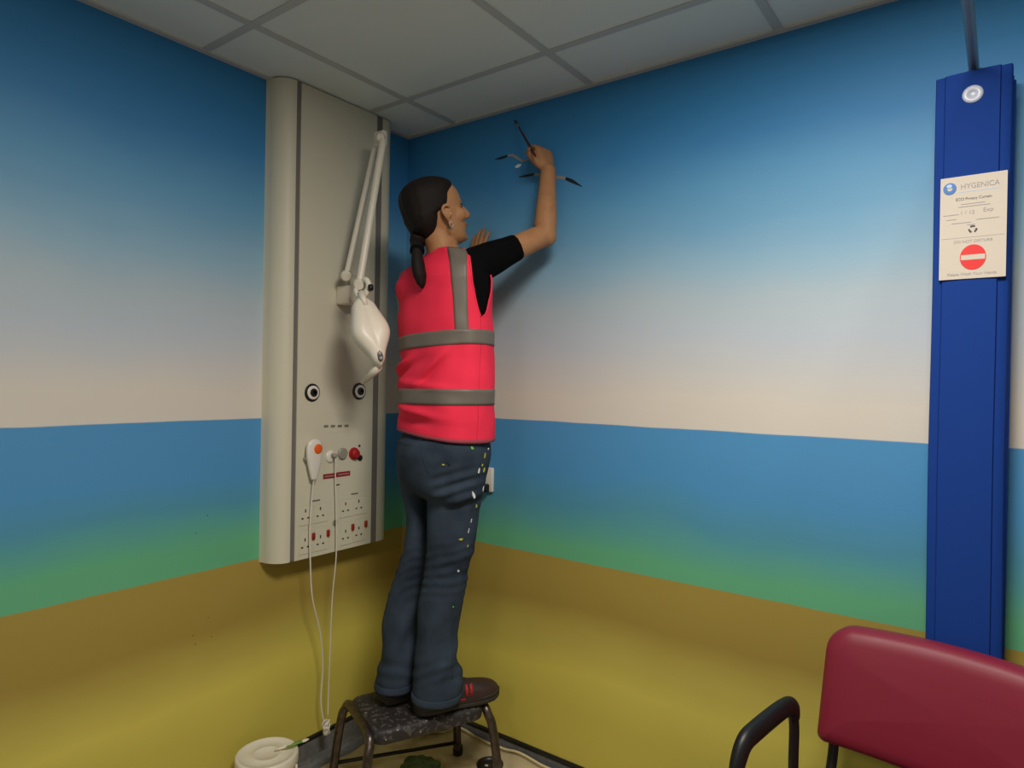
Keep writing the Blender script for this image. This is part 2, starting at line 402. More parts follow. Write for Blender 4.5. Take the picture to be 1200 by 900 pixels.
# handset bracket, call points, red button
p = TP(387, 535); o = call_pt = disc(p, [(.021,0),(.021,.004),(.017,.008),(.008,.009)], 'call_point', 'white', tr)
disc(p+V3(.008,.004,.004), [(.009,0),(.008,.016),(.004,.020)], 'plug', 'greyp', o)
disc(TP(401, 531.5), [(.021,0),(.021,.005),(.017,.009),(.006,.009)], 'blank_disc', 'greyp', tr)
p = TP(414.5, 531.5); o = disc(p, [(.023,0),(.022,.004),(.017,.006)], 'alarm_base', 'red', tr)
disc(p, [(.0165,.004),(.0165,.016),(.013,.020),(.004,.021)], 'push_button', 'red', o)
disc(TP(421.5, 536.5), [(.0105,0),(.0105,.004),(.006,.006)], 'black_button', 'black', tr)
disc(TP(421, 522.5), [(.0045,0),(.0045,.002),(.002,.003)], 'indicator', 'ink', tr)
for x, y, w in ((386.5, 557.8, .058), (402.3, 555.4, .061)):
    q = MB().box(TP(x, y, .0006), (.0012, w, .017)).build('red_strip', 'labelred', tr, smooth=False)
    MB().box(TP(x, y, .0014), (.0006, w*.8, .0035)).build('strip_print', 'greyp', q, smooth=False)
MB().box(TP(396, 568, .0006), (.001, .016, .004)).build('small_print', 'ink', tr, smooth=False)
for x, y in ((370.5, 586.5), (415.5, 578.5)):
    MB().box(TP(x, y, .0006), (.001, .032, .005)).build('small_print', 'print', tr, smooth=False)
# sockets: face plate with three slots, some with a red rocker
SK = [(357.5,604.5,0), (375,601.5,0), (404.5,595.8,0), (420,592.6,0), (357,638.4,1), (375,634.4,1), (404.5,628,1), (420,624,1)]
ROCK = [(366.6,628.2), (383.8,624.5), (412.6,617.6), (428,613.7)]
for i, (x, y, rk) in enumerate(SK):
    c = TP(x, y)
    pl = MB().box(c+V3(.001,.004,-.0 if not rk else .008), (.002, .058, .064 if not rk else .08), ch=.0015).build('socket', 'trunk', tr, smooth=False)
    h = MB()
    for (dy, dz, a, b) in ((0,.017,.0045,.0105), (-.0115,-.008,.0075,.005), (.0115,-.008,.0075,.005)):
        h.box(c+V3(.0022, dy, dz), (.001, a, b))
    h.build('slots', 'dark', pl, smooth=False)
    if rk:
        MB().box(TP(*ROCK[i-4], .004), (.008, .0125, .024), ch=.003).build('rocker_switch', 'rocker', pl)
# key switch under the cord
disc(TP(392.2, 612.5), [(.010,0),(.010,.003),(.006,.005)], 'key_switch', 'greyp', tr)
MB().box(TP(391.4, 612.5, .005), (.004, .006, .018)).build('key_slot', 'green', tr, smooth=False)

# call handset hung on the panel, with its cord
hc = TP(364, 537)
hs = thing('call_handset', 'white nurse call handset with orange button hanging on the cream panel', 'handset', hc+V3(0,0,-.075))
body = MB(); rings = []
for t in np.linspace(0, 1, 15):
    z = .068-.142*t
    w = float(np.interp(t, [0,.03,.1,.25,.45,.7,.9,1], [.010,.021,.029,.032,.031,.022,.014,.010]))
    th = float(np.interp(t, [0,.05,.3,.7,1], [.006,.011,.013,.011,.007]))
    cc = hc+V3(.020, 0, z)
    rings.append([cc+Xd*w*(abs(math.cos(a))**.75)*np.sign(math.cos(a))+Zd*th*(abs(math.sin(a))**.75)*np.sign(math.sin(a)) for a in np.linspace(0, 2*PI, 24, endpoint=False)])
body.loft(rings).build('handset_body', 'white', hs, sub=1)
disc(hc+V3(.031,.006,.034), [(.0165,0),(.0165,.003),(.013,.005),(.004,.0055)], 'call_button', 'orange', hs)
MB().box(hc+V3(.010,-.024,.0), (.020,.016,.012), ch=.003).build('hook', 'greyp', hs)
def cord(pts, r, name, parent): return MB().tube(spline(pts, 10), r, 8).build(name, 'cord', parent)
e1 = hit(380, 850, 0, .05)
cord([hc+V3(.020,0,-.072), TP(363, 580, .012), TP(360.5, 620, .012), TP(361, 655, .012), hit(366,700,0,.085), hit(375,740,0,.07), hit(378.5,780,0,.055), hit(376,820,0,.045), e1], .0026, 'cord', hs)
pc = call_pt
cord([TP(389, 537, .020), TP(390, 560, .014), TP(391, 600, .014), TP(391, 650, .014), hit(389.5,700,0,.08), hit(387,760,0,.065), hit(385,810,0,.05), e1+V3(.004,.012,.03)], .0022, 'pull_cord', pc)
bd = MB()
for k in range(5):
    a = k*1.3; c = e1+V3(.004+.004*k, .004*math.sin(a), -.005*k+.008)
    bd.tube([c+V3(.004*math.sin(t), .012*math.cos(t), .014*math.sin(t+a)) for t in np.linspace(0, 2*PI, 15)], .0028, 8)
bd.build('cord_coil', 'cord', pc)
MB().lathe(e1+V3(.012,-.002,-.030), [(.004,0),(.010,.003),(.011,.02),(.006,.028),(.003,.03)], (0,0,1), 16).build('plug', 'white', pc)

# ------------------------------------------------------------------ examination lamp
lp = thing('examination_lamp', 'white jointed examination lamp with paddle head folded against the cream panel', 'lamp', TP(399, 347))
bc = TP(399.5, 347)
MB().box(bc+V3(.035,0,0), (.07,.044,.066), ch=.006).build('wall_bracket', 'lampwhite', lp)
sp = bc+V3(.045, .018, .03)
MB().cyl(sp, sp+V3(0,0,.045), .012).build('swivel_post', 'lampwhite', lp)
j1 = W(406, 323, 2.30); jt = W(443, 158, 2.33); jt2 = W(449, 164, 2.27); j2 = W(421, 333, 2.20)
def arm(a, b, r, name):
    d = unit(b-a); s = unit(np.cross(d, V3(1, -.8, 0)))
    o = MB(); o.tube([a, a+d*.02, b-d*.02, b], [r*.85, r, r, r*.85], 14); return o.build(name, 'lampwhite', lp, auto=40)
lo_ = arm(j1, jt, .0105, 'lower_arm'); up_ = arm(jt2, j2, .0125, 'upper_arm')
nax = unit(CAM-jt)
def knuckle(c, r, h, name, M='lampwhite'):
    return MB().lathe(c-nax*h/2, [(r*.8,0),(r,h*.15),(r,h*.85),(r*.75,h)], nax, 20).build(name, M, lp, auto=40)
knuckle(j1, .019, .035, 'joint'); knuckle((jt+jt2)/2, .017, .075, 'joint'); knuckle(j2, .020, .04, 'joint')
q = W(445.5, 160, 2.27); MB().box((jt+jt2)/2+V3(0,0,-.005), (.05,.022,.05), ch=.006).build('elbow_clamp', 'lampwhite', lp)
yk = MB()
j3 = W(424, 352, 2.17)
yk.tube(spline([j2, W(429,328,2.18), W(432,338,2.17), j3+V3(0,0,.006)], 6), [.010]*19, 10)
yk.tube(spline([j2, W(417,340,2.19), W(420,348,2.18), j3], 6), [.008]*19, 10)
yk.build('yoke', 'lampwhite', lp)
MB().lathe(W(431.5, 337, 2.16), [(.004,0),(.011,.002),(.011,.013),(.007,.016)], CR, 12).build('tension_knob', 'black', lp)
# paddle head: outline lofted over its thickness
hax = unit(W(443, 430, 2.12)-W(420, 350, 2.17)); hn = unit(CAM-W(432, 390, 2.13)); hn = unit(hn+CR*.35+CU*.15); hn = unit(hn-hax*(hn@hax)); hs_ = np.cross(hax, hn)
if hs_@CR < 0: hs_ = -hs_
h0 = W(423, 346, 2.16)
LEN = .252
_hw = np.interp(np.linspace(0, 1, 201), [0,.03,.15,.3,.44,.56,.70,.82,.92,.98,1], [.024,.033,.039,.051,.063,.064,.046,.027,.020,.014,.006])
_hw = np.convolve(np.pad(_hw, 12, mode='edge'), np.ones(25)/25, mode='valid')
def HW(t): return np.interp(t, np.linspace(0, 1, 201), _hw)*min(1, .35+6*t, .30+9*(1-t))
def head_ring(off, inset, dz):
    R_ = []; L_ = []
    for t in np.linspace(0, 1, 26):
        w = float(HW(t))
        w = max(w-inset, .002); tt = (t-.5)*(1-inset*7)+.5
        bow = .012*math.sin(PI*t)
        R_.append(h0+hax*LEN*tt+hs_*w+hn*(off+dz*math.sin(PI*t))); L_.append(h0+hax*LEN*tt-hs_*w+hn*(off+dz*math.sin(PI*t)))
    return R_+L_[::-1]
hd = MB(); hd.loft([head_ring(-.030,.010,0), head_ring(-.028,.002,0), head_ring(-.012,0,0), head_ring(.003,.002,.003), head_ring(.009,.007,.006), head_ring(.013,.014,.009), head_ring(.0155,.024,.011), head_ring(.017,.036,.012)])
hd.build('lamp_head', 'lampwhite', lp, sub=1)
MB().loft([head_ring(-.034,.016,0), head_ring(-.0305,.012,0)]).build('lens_rim', 'black', lp)
MB().tube([h0-hax*.006+hn*.006, h0+hax*.045+hn*.016], [.013,.009], 16).build('head_stem', 'lampwhite', lp)
c = h0+hax*LEN*.875+hn*.0145
sw = MB(); sw.loft([[c+hn*o+hax*.018*math.cos(a)+hs_*.0085*math.sin(a) for a in np.linspace(0, 2*PI, 24, endpoint=False)] for o in (-.006, .004)])
so = sw.build('switch_plate', 'black', lp, smooth=False)
for s in (-1, 1): MB().lathe(c+hax*.008*s+hn*.004, [(.005,0),(.005,.001),(.003,.0014)], hn, 14).build('switch_symbol', 'greyp', so)
MB().tube([W(444,429,2.13), W(438,436,2.15), W(425,448,2.19)], [.0125,.0135,.0085], 16).build('handle', 'lampwhite', lp)

# ------------------------------------------------------------------ socket on the right wall, behind the painter
p = hit(561, 560, 1, 0)
ws = thing('wall_socket', 'white wall socket with dark plug on right wall beside the jeans', 'socket', p)
MB().box(p+V3(0,-.007,0), (.15,.014,.09), ch=.004).build('face_plate', 'white', ws)
MB().box(p+V3(.045,-.024,-.03), (.034,.03,.03), ch=.005).build('plug', 'black', ws)
for dx in (-.03,.04): MB().box(p+V3(dx,-.015,.028), (.012,.006,.018), ch=.002).build('rocker_switch', 'white', ws)

# ------------------------------------------------------------------ privacy curtain and rail
CY = -.085
cx0, cx1 = 1.846, 1.993
ztop = 2.115
cu = thing('privacy_curtain', 'royal blue folded privacy curtain strapped flat, hanging by the right wall with a notice', 'curtain', ((cx0+cx1)/2, CY, .35))
def curtain_ring(z, k):
    pts = []
    xm = (cx0+cx1)/2; hw = (cx1-cx0)/2
    sway = .0008*math.sin(z*4.1)+.0006*math.sin(z*9)
    pl = 1
    front = [(-1,.012), (-.985,-.010), (-.96,-.016), (-.74,-.017), (-.71,-.022), (-.4,-.024), (0,-.0245), (.4,-.024), (.68,-.0225), (.71,-.016), (.94,-.0155), (.985,-.010), (1,.012)]
    for u, d in front: pts.append((xm+u*hw+sway*abs(u), CY+d*pl, z))
    back = [(1,.03), (.9,.045), (.5,.05), (0,.05), (-.5,.05), (-.9,.045), (-1,.03)]
    for u, d in back: pts.append((xm+u*hw, CY+d, z))
    return pts
zs = list(np.linspace(.33, ztop, 60))
c_ = MB()
rg = [[np.array(p) for p in curtain_ring(z, 0)] for z in zs]
top_ring = [p+V3(0,0,(p[0]-cx0)/(cx1-cx0)*.002) for p in rg[-1]]
c_.loft(rg[:-1]+[top_ring]).build('curtain_fabric', 'curtain', cu, auto=60)
# pleats behind the front panel
pm = MB()
for i in range(4):
    d = .004+.011*i
    pm.tube([(cx1-.004+.004*(i % 2), CY+d+.002, .33), (cx1-.002+.004*(i % 2), CY+d+.002, ztop-.02-.006*i)], .0042, 8)
pm.build('pleats', 'curtain', cu)
bp_ = hit(1140, 110.5, 1, CY-.022)
MB().lathe(bp_, [(.020,0),(.0205,.002),(.017,.0045),(.008,.0045),(.007,.003),(.002,.003)], (0,-1,0), 28).build('snap_button', 'clearp', cu)
rail_z = hit(1140, 78, 1, CY)[2]
# notice: cream paper on the cover
F = CY-.026
n0 = hit(1102.5, 209.5, 1, F); n1 = hit(1181, 200, 1, F); n2 = hit(1104, 328.5, 1, F)
nx0, nx1, nzt, nzb = n0[0], n1[0], (n0[2]+n1[2])/2, n2[2]
nt_ = MB(); g_ = []
for zz in np.linspace(nzb, nzt, 12):
    g_.append([(x, F-.0015, zz) for x in np.linspace(nx0, nx1, 8)]+[(x, F+.0025, zz) for x in np.linspace(nx1, nx0, 8)])
nb = nt_.loft(g_).build('notice', 'paper', cu, smooth=False)
NW, NH = nx1-nx0, nzt-nzb
def NP(u, v, o=.0018): return V3(nx0+u*NW, F-o, nzb+v*NH)
TX, TZ, TN = (1,0,0), (0,0,1), (0,-1,0)
def notext(s, u, v, size, M, align='CENTER', ws_=1.0): return text(s, size, 'notice_text', M, nb, NP(u, v), TX, TZ, TN, align, .0002, ws_)
notext('HYGENICA', .60, .895, .0170, 'inkgrey', ws_=.86)
MB().box(NP(.60,.845), (NW*.64,.0004,.0012)).build('notice_line', 'inklight', nb, smooth=False)
lg = MB(); cc = NP(.145, .89, .002)
lg.loft([[cc+V3(r*math.cos(a), -o, r*math.sin(a)*1.06) for a in np.linspace(0, 2*PI, 32, endpoint=False)] for r, o in ((.0128,0), (.0128,.0006), (.0052,.0008), (.0050,.0002))], cap=(False, False))
lg.build('logo_ring', 'inkblue', nb, smooth=False)
MB().loft([[cc+V3(r*math.cos(a)-.001, -o, r*math.sin(a)*.8+.006) for a in np.linspace(0, 2*PI, 24, endpoint=False)] for r, o in ((.0052,.0009), (.0052,.0011))]).build('logo_highlight', 'inklight', nb, smooth=False)
notext('ECO Privacy Curtain', .51, .775, .0088, 'ink', ws_=.9)
for u, v, w in ((.50,.725,.36), (.52,.70,.48), (.17,.63,.24), (.18,.585,.16), (.33,.545,.30), (.72,.565,.34), (.48,.52,.12)):
    MB().box(NP(u, v), (NW*w, .0004, .0013)).build('small_print', 'inkgrey', nb, smooth=False)
notext('1 / 12', .42, .64, .012, 'inkgrey'); notext('Exp', .73, .65, .013, 'inkgrey')
MB().box(NP(.5,.40), (NW*.94,.0003,.0006)).build('notice_line', 'inkgrey', nb, smooth=False)
rc = MB(); cc = NP(.505, .475, .0018)
for k in range(3):
    a0 = PI/2+k*2*PI/3
    for (b0, b1, r0, r1) in ((-.62, .45, .0052, .0085), (.45, .8, .0035, .0098)):
        ra = []
        for t in np.linspace(0, 1, 6):
            a = a0+b0+(b1-b0)*t
            f = 1 if r0 > .004 else (1-t)
            rm, hw = (r0+r1)/2, (r1-r0)/2*max(f, .05)
            ra.append([cc+V3(r*math.cos(a), -o, r*math.sin(a)) for r, o in ((rm-hw,0), (rm+hw,0), (rm+hw,.0004), (rm-hw,.0004))])
        rc.loft(ra)
rc.build('recycling_symbol', 'ink', nb, smooth=False)
notext('DO NOT DISTURB', .51, .36, .0088, 'inkgrey')
cc = NP(.515, .205, .0018)
MB().loft([[cc+V3(.0245*math.cos(a), -o, .0285*math.sin(a)) for a in np.linspace(0, 2*PI, 48, endpoint=False)] for o in (0, .0005)]).build('no_entry_disc', 'signred', nb, smooth=False)
MB().box(cc+V3(0,-.0007,0), (.045,.0005,.0115)).build('no_entry_bar', 'paper', nb, smooth=False)
notext('Please Wash Your Hands', .50, .045, .0090, 'inkgrey')
# suspended rail that carries the curtain
ra0 = hit(1140.5, 84, 1, CY); zr = ra0[2]+.012
dirr = unit(V3(-.002, -1, 0))
rl = thing('curtain_rail', 'grey steel curtain rail running from the wall above the blue curtain', 'curtain rail', (ra0[0], 0, zr))
MB().tube([(ra0[0]+.001, -.002, zr+.0), (ra0[0]-.005, -3.2, zr+.0)], .0105, 16).build('rail_tube', 'steel', rl)
MB().lathe((ra0[0]+.001, -.001, zr), [(.028,0),(.028,.006),(.016,.012),(.013,.02)], (0,-1,0), 20).build('wall_flange', 'steel', rl)
MB().tube([(ra0[0]-.004, -3.0, zr), (ra0[0]-.004, -3.0, H)], .008, 12).build('drop_rod', 'steel', rl)
hk = MB().box((ra0[0]+.001, CY+.01, (zr-.011+ztop-.03)/2), (.008,.012,zr-.011-ztop+.03)).build('hanger', 'steel', cu)

# ------------------------------------------------------------------ step stool
sl = unit(V3(.407, .914, 0)); ss = V3(sl[1], -sl[0], 0)     # long way, short way (towards the camera)
SCN = V3(.440, -.350, 0); SZ = .33
st = thing('step_stool', 'paint splattered step stool with steel tube legs standing in the corner', 'step stool', SCN)
def SP(a, b, z): return SCN+sl*a+ss*b+V3(0,0,z)
tp = MB(); rings = []
for z, o, in ((SZ-.052,.010), (SZ-.045,.002), (SZ-.02,0), (SZ-.008,.003), (SZ-.002,.010), (SZ,.020)):
    rings.append(rrect(SP(0,0,z), sl, ss, .193-o, .138-o, .045-o*.5, 7))
tp.loft(rings).build('stool_top', 'stooltop', st, sub=1)
for sgn, nm in ((-1, ''), (1, '')):
    f = MB(); a = .200*sgn
    f.tube(spline([SP(a+.035*sgn, -.172, .0075), SP(a+.012*sgn, -.146, SZ-.09), SP(a, -.130, SZ-.035), SP(a-.004*sgn, -.10, SZ-.014), SP(a-.006*sgn, 0, SZ-.012), SP(a-.004*sgn, .10, SZ-.014), SP(a, .130, SZ-.035), SP(a+.012*sgn, .146, SZ-.09), SP(a+.035*sgn, .172, .0075)], 8), .0145, 16)
    fr = f.build('leg_frame', 'legsteel', st)
    for b in (-.172, .172):
        MB().lathe(SP(a+.0355*sgn, b*1.003, .0045), [(.018,0),(.0185,.02),(.016,.035),(.0146,.037)], (0,0,1), 16).build('rubber_foot', 'black', fr)
MB().tube([SP(-.220,-.162,.10), SP(.222,-.162,.055)], .0065, 10).build('crossbar', 'darksteel', st)
MB().tube([SP(-.185,.0,SZ-.045), SP(.185,.0,SZ-.045)], .010, 10).build('underbar', 'darksteel', st)

# ------------------------------------------------------------------ dust sheet
FEET = [SP(a, b, 0)[:2] for a in (-.2355, .2355) for b in (-.172, .172)]+[hit(574, 899, 2, .05)[:2]]+[hit(312, 881, 2, .205)[:2]+np.array(o) for o in ((0,0), (.06,0), (0,.06), (0,-.06), (-.06,0))]
ds = MB(); rows = []
NU, NV = 70, 60
for i in range(NV+1):
    r = []
    for j in range(NU+1):
        x = .055+1.15*j/NU; s = -1.35+1.41*i/NV
        ride = .065*min(1, max(0, (x-.20)/.14))*(1+.25*noise.noise(Vector((x*9, 0, 3))))
        x2 = x+.03*noise.noise(Vector((s*6, 1, 5)))*(j < 6)
        near = min(math.hypot(x-q[0], s-q[1]) for q in FEET); fl = min(1, max(0, (near-.05)/.06))
        z = .0025+fl*(.010*max(0, noise.noise(Vector((x*5, s*5, 1))))+.006*max(0, noise.noise(Vector((x*14, s*14, 2)))))
        lim = -.045
        if s < lim: p = (x2, s, z)
        else:
            e = (s-lim)/(.06-lim)
            p = (x2, lim+.022*min(1, e*1.6), z+ride*e+.004*math.sin(x*40)*e)
        r.append(V3(*p))
    rows.append(r)
ds.loft(rows, cap=(False, False), closed=False)
o = ds.build('dust_sheet', 'canvas', None, thick=.003); tag(o, 'stained cream dust sheet spread on the floor under the stool', 'dust sheet')
hem = MB().tube([p+V3(0,-.004,.004) for p in rows[-1][8:]], .0045, 8); hem.build('rolled_hem', 'canvas', o)
# crumpled green cloth and small dark pot under the stool
gp = hit(487, 893, 2, .03)+ss*.055
gr = MB(); rg = []
for i in range(15):
    a = -PI/2+PI*min(max(i, .15), 13.85)/14; r = []
    for j in range(30):
        b = 2*PI*j/30
        k = 1+.30*noise.noise(Vector((math.cos(b)*1.7, math.sin(b)*1.7, a*1.6)))+.30*noise.noise(Vector((math.cos(b)*4, math.sin(b)*4, a*3)))
        r.append(gp+V3(.075*math.cos(a)*math.cos(b)*k, .06*math.cos(a)*math.sin(b)*k, +.004+max(-.022, .030*math.sin(a)*k)))
    rg.append(r)
o = gr.loft(rg).build('paint_rag', 'green', None, sub=1); tag(o, 'crumpled dark green paint rag lying under the stool', 'rag')
pp = hit(574, 899, 2, .05); pp[2] = .006
pt = thing('paint_pot', 'small dark paint pot by the stool leg on the sheet', 'paint pot', pp)
MB().lathe(pp, [(.040,0),(.043,.003),(.045,.05),(.047,.052),(.047,.056),(.043,.057),(.041,.050),(.03,.045)], (0,0,1), 32).build('pot_body', 'darksteel', pt)
MB().lathe(pp+V3(0,0,.044), [(.0405,0),(.038,.003),(.01,.003)], (0,0,1), 28).build('paint_fill', 'ink', pt)
MB().ball(pp+V3(-.012,-.004,.0475), .007, .006, .002).build('paint_drip', 'white', pt)

# ------------------------------------------------------------------ paint tub with lid, brush lying on it
bk = hit(312, 881, 2, .205); BC = V3(bk[0]+.004, bk[1], .0045)
tb = thing('paint_tub', 'round cream paint tub with lid standing by the left wall', 'paint tub', BC)
MB().lathe(BC, [(.078,0),(.082,.002),(.086,.10),(.0905,.178),(.0905,.182)], (0,0,1), 40).build('tub_body', 'tub', tb)
MB().lathe(BC, [(.0935,.164),(.0955,.168),(.0955,.192),(.0935,.199),(.089,.2015),(.085,.1995),(.082,.195),(.045,.1955),(.0425,.1975),(.039,.1975),(.037,.1955),(.004,.1955)], (0,0,1), 44).build('lid', 'tub', tb)
hd = MB()
ha = V3(CR[0], CR[1], 0)
hd.tube(spline([BC+ha*.093+V3(0,0,.165), BC+ha*.104+V3(.01,-.02,.12), BC+ha*.103+V3(.012,-.05,.08)], 8), .004, 8); hd.build('tub_handle', 'tub', tb)
b0 = hit(322, 879, 2, .206); b1 = hit(362, 866, 2, .225)
kn = thing('paint_brush', 'green stained paint brush lying across the lid of the cream tub', 'brush', b0)
bd_ = unit(b1-b0); L_ = np.linalg.norm(b1-b0)
MB().tube([b0, b0+bd_*L_*.15, b0+bd_*L_*.45, b0+bd_*L_*.55], [.003,.0045,.005,.004], 10).build('brush_handle', 'tub', kn)
MB().tube([b0+bd_*L_*.30, b0+bd_*L_*.38, b0+bd_*L_*.80], [.0045,.008,.007], 10, flat=.5).build('green_ferrule', 'greenpaint', kn)
MB().tube([b0+bd_*L_*.80, b0+bd_*L_*.9, b0+bd_*L_], [.007,.008,.003], 10, flat=.5).build('bristles', 'tub', kn)

# ------------------------------------------------------------------ armchair
ca = math.radians(-13.5); XC = V3(math.cos(ca), math.sin(ca), 0); FC = V3(math.sin(ca), -math.cos(ca), 0)
CB = V3(1.648, -.185, 0)
def CP(l, f, z): return CB+XC*l+FC*f+V3(0,0,z)
ch = thing('armchair', 'burgundy vinyl waiting room armchair with black frame in front of the blue curtain', 'chair', CP(.26, .25, 0))
PW, PB, PT = .545, .548, .812
pad = MB(); rings = []
def pad_ring(inset, off, vs=1.0):
    pts = []; a, b = PW/2-inset, (PT-PB)/2-inset
    def corner(sx, sy, r, a0):
        r = max(r-inset*.6, .004)
        for i in range(9):
            t = a0+PI/2*i/8; pts.append((sx*(a-r)+r*math.cos(t), sy*(b-r)+r*math.sin(t)))
    def edge(p, q, n):
        for i in range(1, n): pts.append((p[0]+(q[0]-p[0])*i/n, p[1]+(q[1]-p[1])*i/n))
    R1, R2 = max(.055-inset*.6, .004), max(.022-inset*.6, .004)
    corner(1, 1, .055, 0); edge(pts[-1], (-(a-R1), b), 10)
    corner(-1, 1, .055, PI/2); edge(pts[-1], (-a, -(b-R2)), 4)
    corner(-1, -1, .022, PI); edge(pts[-1], (a-R2, -b), 10)
    corner(1, -1, .022, 1.5*PI); edge(pts[-1], (a, b-R1), 4)
    out = []
    for u, v in pts:
        u *= vs; v *= vs; q = (v/((PT-PB)/2)+1)/2
        crown = .012*(1-(u/(PW/2))**2)*q*q; bow = .036*(u/(PW/2))**2
        out.append(CP(PW/2+u, off+bow-.030-.055*q+(1-vs*vs)*.004, (PT+PB)/2+v+crown))
    return out
for ins, off in ((.016,0), (.004,.002), (0,.012), (0,.030), (.004,.042), (.014,.051), (.034,.057), (.07,.059)): rings.append(pad_ring(ins, off))
for vs_ in (.8, .6, .4, .2, .01): rings.append(pad_ring(.07, .059, vs_))
pad.loft(rings).build('backrest', 'burgundy', ch)
seat = MB()
seat.loft([rrect(CP(PW/2, .27, z), XC, FC, .255-ins, .235-ins, .06-ins*.4, 7) for ins, z in ((.012,.42), (.002,.425), (0,.445), (.002,.465), (.010,.478), (.03,.486), (.07,.489))]).build('seat', 'burgundy', ch)
for l, sg in ((-.026, -1), (PW+.026, 1)):
    f = MB()
    f.tube(spline([CP(l,.42,.004), CP(l,.365,.40), CP(l,.345,.571), CP(l,.318,.613), CP(l,.27,.625), CP(l,.15,.637), CP(l,.112,.625), CP(l,.096,.586), CP(l,.085,.40), CP(l,-.03,.004)], 9), .0115, 14)
    fr = f.build('side_frame', 'blackmetal', ch)
    ap = MB(); path = spline([CP(l,.350,.546), CP(l,.342,.583), CP(l,.316,.621), CP(l,.27,.633), CP(l,.15,.645), CP(l,.108,.635), CP(l,.095,.601)], 8)
    n = len(path); rr = [.0135+.0100*math.sin(PI*min(1, max(0, i/(n-1))))**.6 for i in range(n)]
    ap.tube(path, rr, 16, flat=.75, upv=XC); ap.build('arm_pad', 'blackmetal', ch)
    MB().tube([CP(l,.36,.43), CP(l,.087,.43)], .010, 10).build('side_rail', 'blackmetal', ch)
for l in (.022, PW-.022):
    MB().tube(spline([CP(l,.09,.425), CP(l,.03,.44), CP(l,.0,.50), CP(l,-.012,.60), CP(l,-.014,.74)], 8), .0115, 12).build('back_support', 'blackmetal', ch)
for f_ in (.09, .36): MB().tube([CP(-.026,f_,.425), CP(PW+.026,f_,.425)], .010, 10).build('cross_rail', 'blackmetal', ch)

# ================================================================== the painter
PD = 2.15
pr = thing('person', 'person in pink safety vest and jeans standing on the stool painting the right wall', 'person', SP(.03, .0, SZ))
def ax(hd): h = math.radians(hd); return V3(math.cos(h), -math.sin(h), 0), V3(math.sin(h), math.cos(h), 0)   # her right, her front
_tc = {}
def ringdata(table, y):
    T_ = _tc.get(id(table))
    if T_ is None: T_ = _tc[id(table)] = np.array(table, float)
    return [float(np.interp(y, T_[:,0], T_[:,k])) for k in range(1, T_.shape[1])]
def ring_at(xl, xr, y, D, hd, k, th, grow=0., p=2.3):
    lat, fr = ax(hd); c = W((xl+xr)/2, 450-(450-y)*.955 if y < 450 else y, D); w = (xr-xl)/2*D/CF
    a = w/math.sqrt((CR@lat)**2+(k*(CR@fr))**2); b = k*a
    a += grow; b += grow
    ct, sn = math.cos(th), math.sin(th); e = 2/p
    return c+lat*a*abs(ct)**e*np.sign(ct)+fr*b*abs(sn)**e*np.sign(sn)
# y, left, right, distance, heading, depth ratio
TOR = [(286,505,546,2.140,12,.95),(290,501,556,2.140,11,.74),(296,494,563,2.145,10,.62),(303,484,568,2.150,9,.58),(312,470,573,2.150,8,.56),(325,464,575,2.150,7,.56),(345,464.5,575,2.150,6,.60),(371,466,575,2.150,6,.63),(400,468.5,576,2.150,7,.64),(420,469.5,576.5,2.150,8,.65),(440,466.5,577,2.150,10,.66),(458,465,577.5,2.150,11,.67),(475,466,578,2.150,12,.68),(495,465.5,577.5,2.150,12,.69),(507,465,577.5,2.150,12,.70)]
def wr(y, th):                   # creases of the vest
    u = math.cos(th); s = math.sin(th); d = 0
    def ridge(y0, slope, wdt, amp, u0, uw): return amp*math.exp(-((y-y0-slope*(u-u0))/wdt)**2)*math.exp(-((u-u0)/uw)**2)
    if s < .35:
        d += ridge(428,-26,5,.006,-.45,.35)-ridge(437,-26,5,.006,-.45,.35)
        d += ridge(430,-60,5,.004,.30,.28)-ridge(440,-60,6,.004,.30,.28)
        d += ridge(481,10,4,.006,.0,.5)-ridge(489,8,5,.005,-.2,.5)
        d += ridge(330,-30,7,.004,-.55,.3)-ridge(345,-30,6,.004,-.45,.3)
        d += ridge(451,6,3.5,.004,.1,.6)
    d += .0022*noise.noise(Vector((u*2.2, s*2.2, y*.035)))
    return d*2.5
def S(y, th, grow=0., wrk=True):
    if y > 475: y += (y-475)/31*6*math.cos(th)
    q = ringdata(TOR, y); return ring_at(q[0], q[1], y, *q[2:], th, grow-.0125+(wr(y, th) if wrk else 0))
def patch(ys, ths, grow, wrk=True): return [[S(y, t, grow, wrk) for t in ths] for y in ys]
# armhole: angles around the right (theta 0) and left (theta pi) side
def th_back(y, x):               # angle on the visible back half whose surface sits at photo column x
    lo, hi = -2.2, -.02
    for _ in range(26):
        mid = (lo+hi)/2; p = S(y, mid, .012, False)-CAM; px_ = 600+CF*(p@CR)/(p@_fw)
        if px_ < x: lo = mid
        else: hi = mid
    return (lo+hi)/2
TIPB = th_back(372, 563)
def armb(y):                     # back edge and front edge of the right armhole
    if y >= 372: return TIPB
    return th_back(y, float(np.interp(y, [287,300,315,330,350,364,372], [548.5,550,551.5,553,557,560.5,563])))
def armf(y):
    if y >= 372: return TIPB
    e = (372-y)/85; return TIPB+(.75-TIPB)*min(1, e**.62)
def armhole(y):
    if y > 372: return 0
    e = (y-286)/(372-286); return (.86*(1-e**2.2)**.5)
vest = MB(); ysv = np.concatenate([np.linspace(287, 372, 40), np.linspace(374.5, 506, 52)]); NT = 120
rows = []
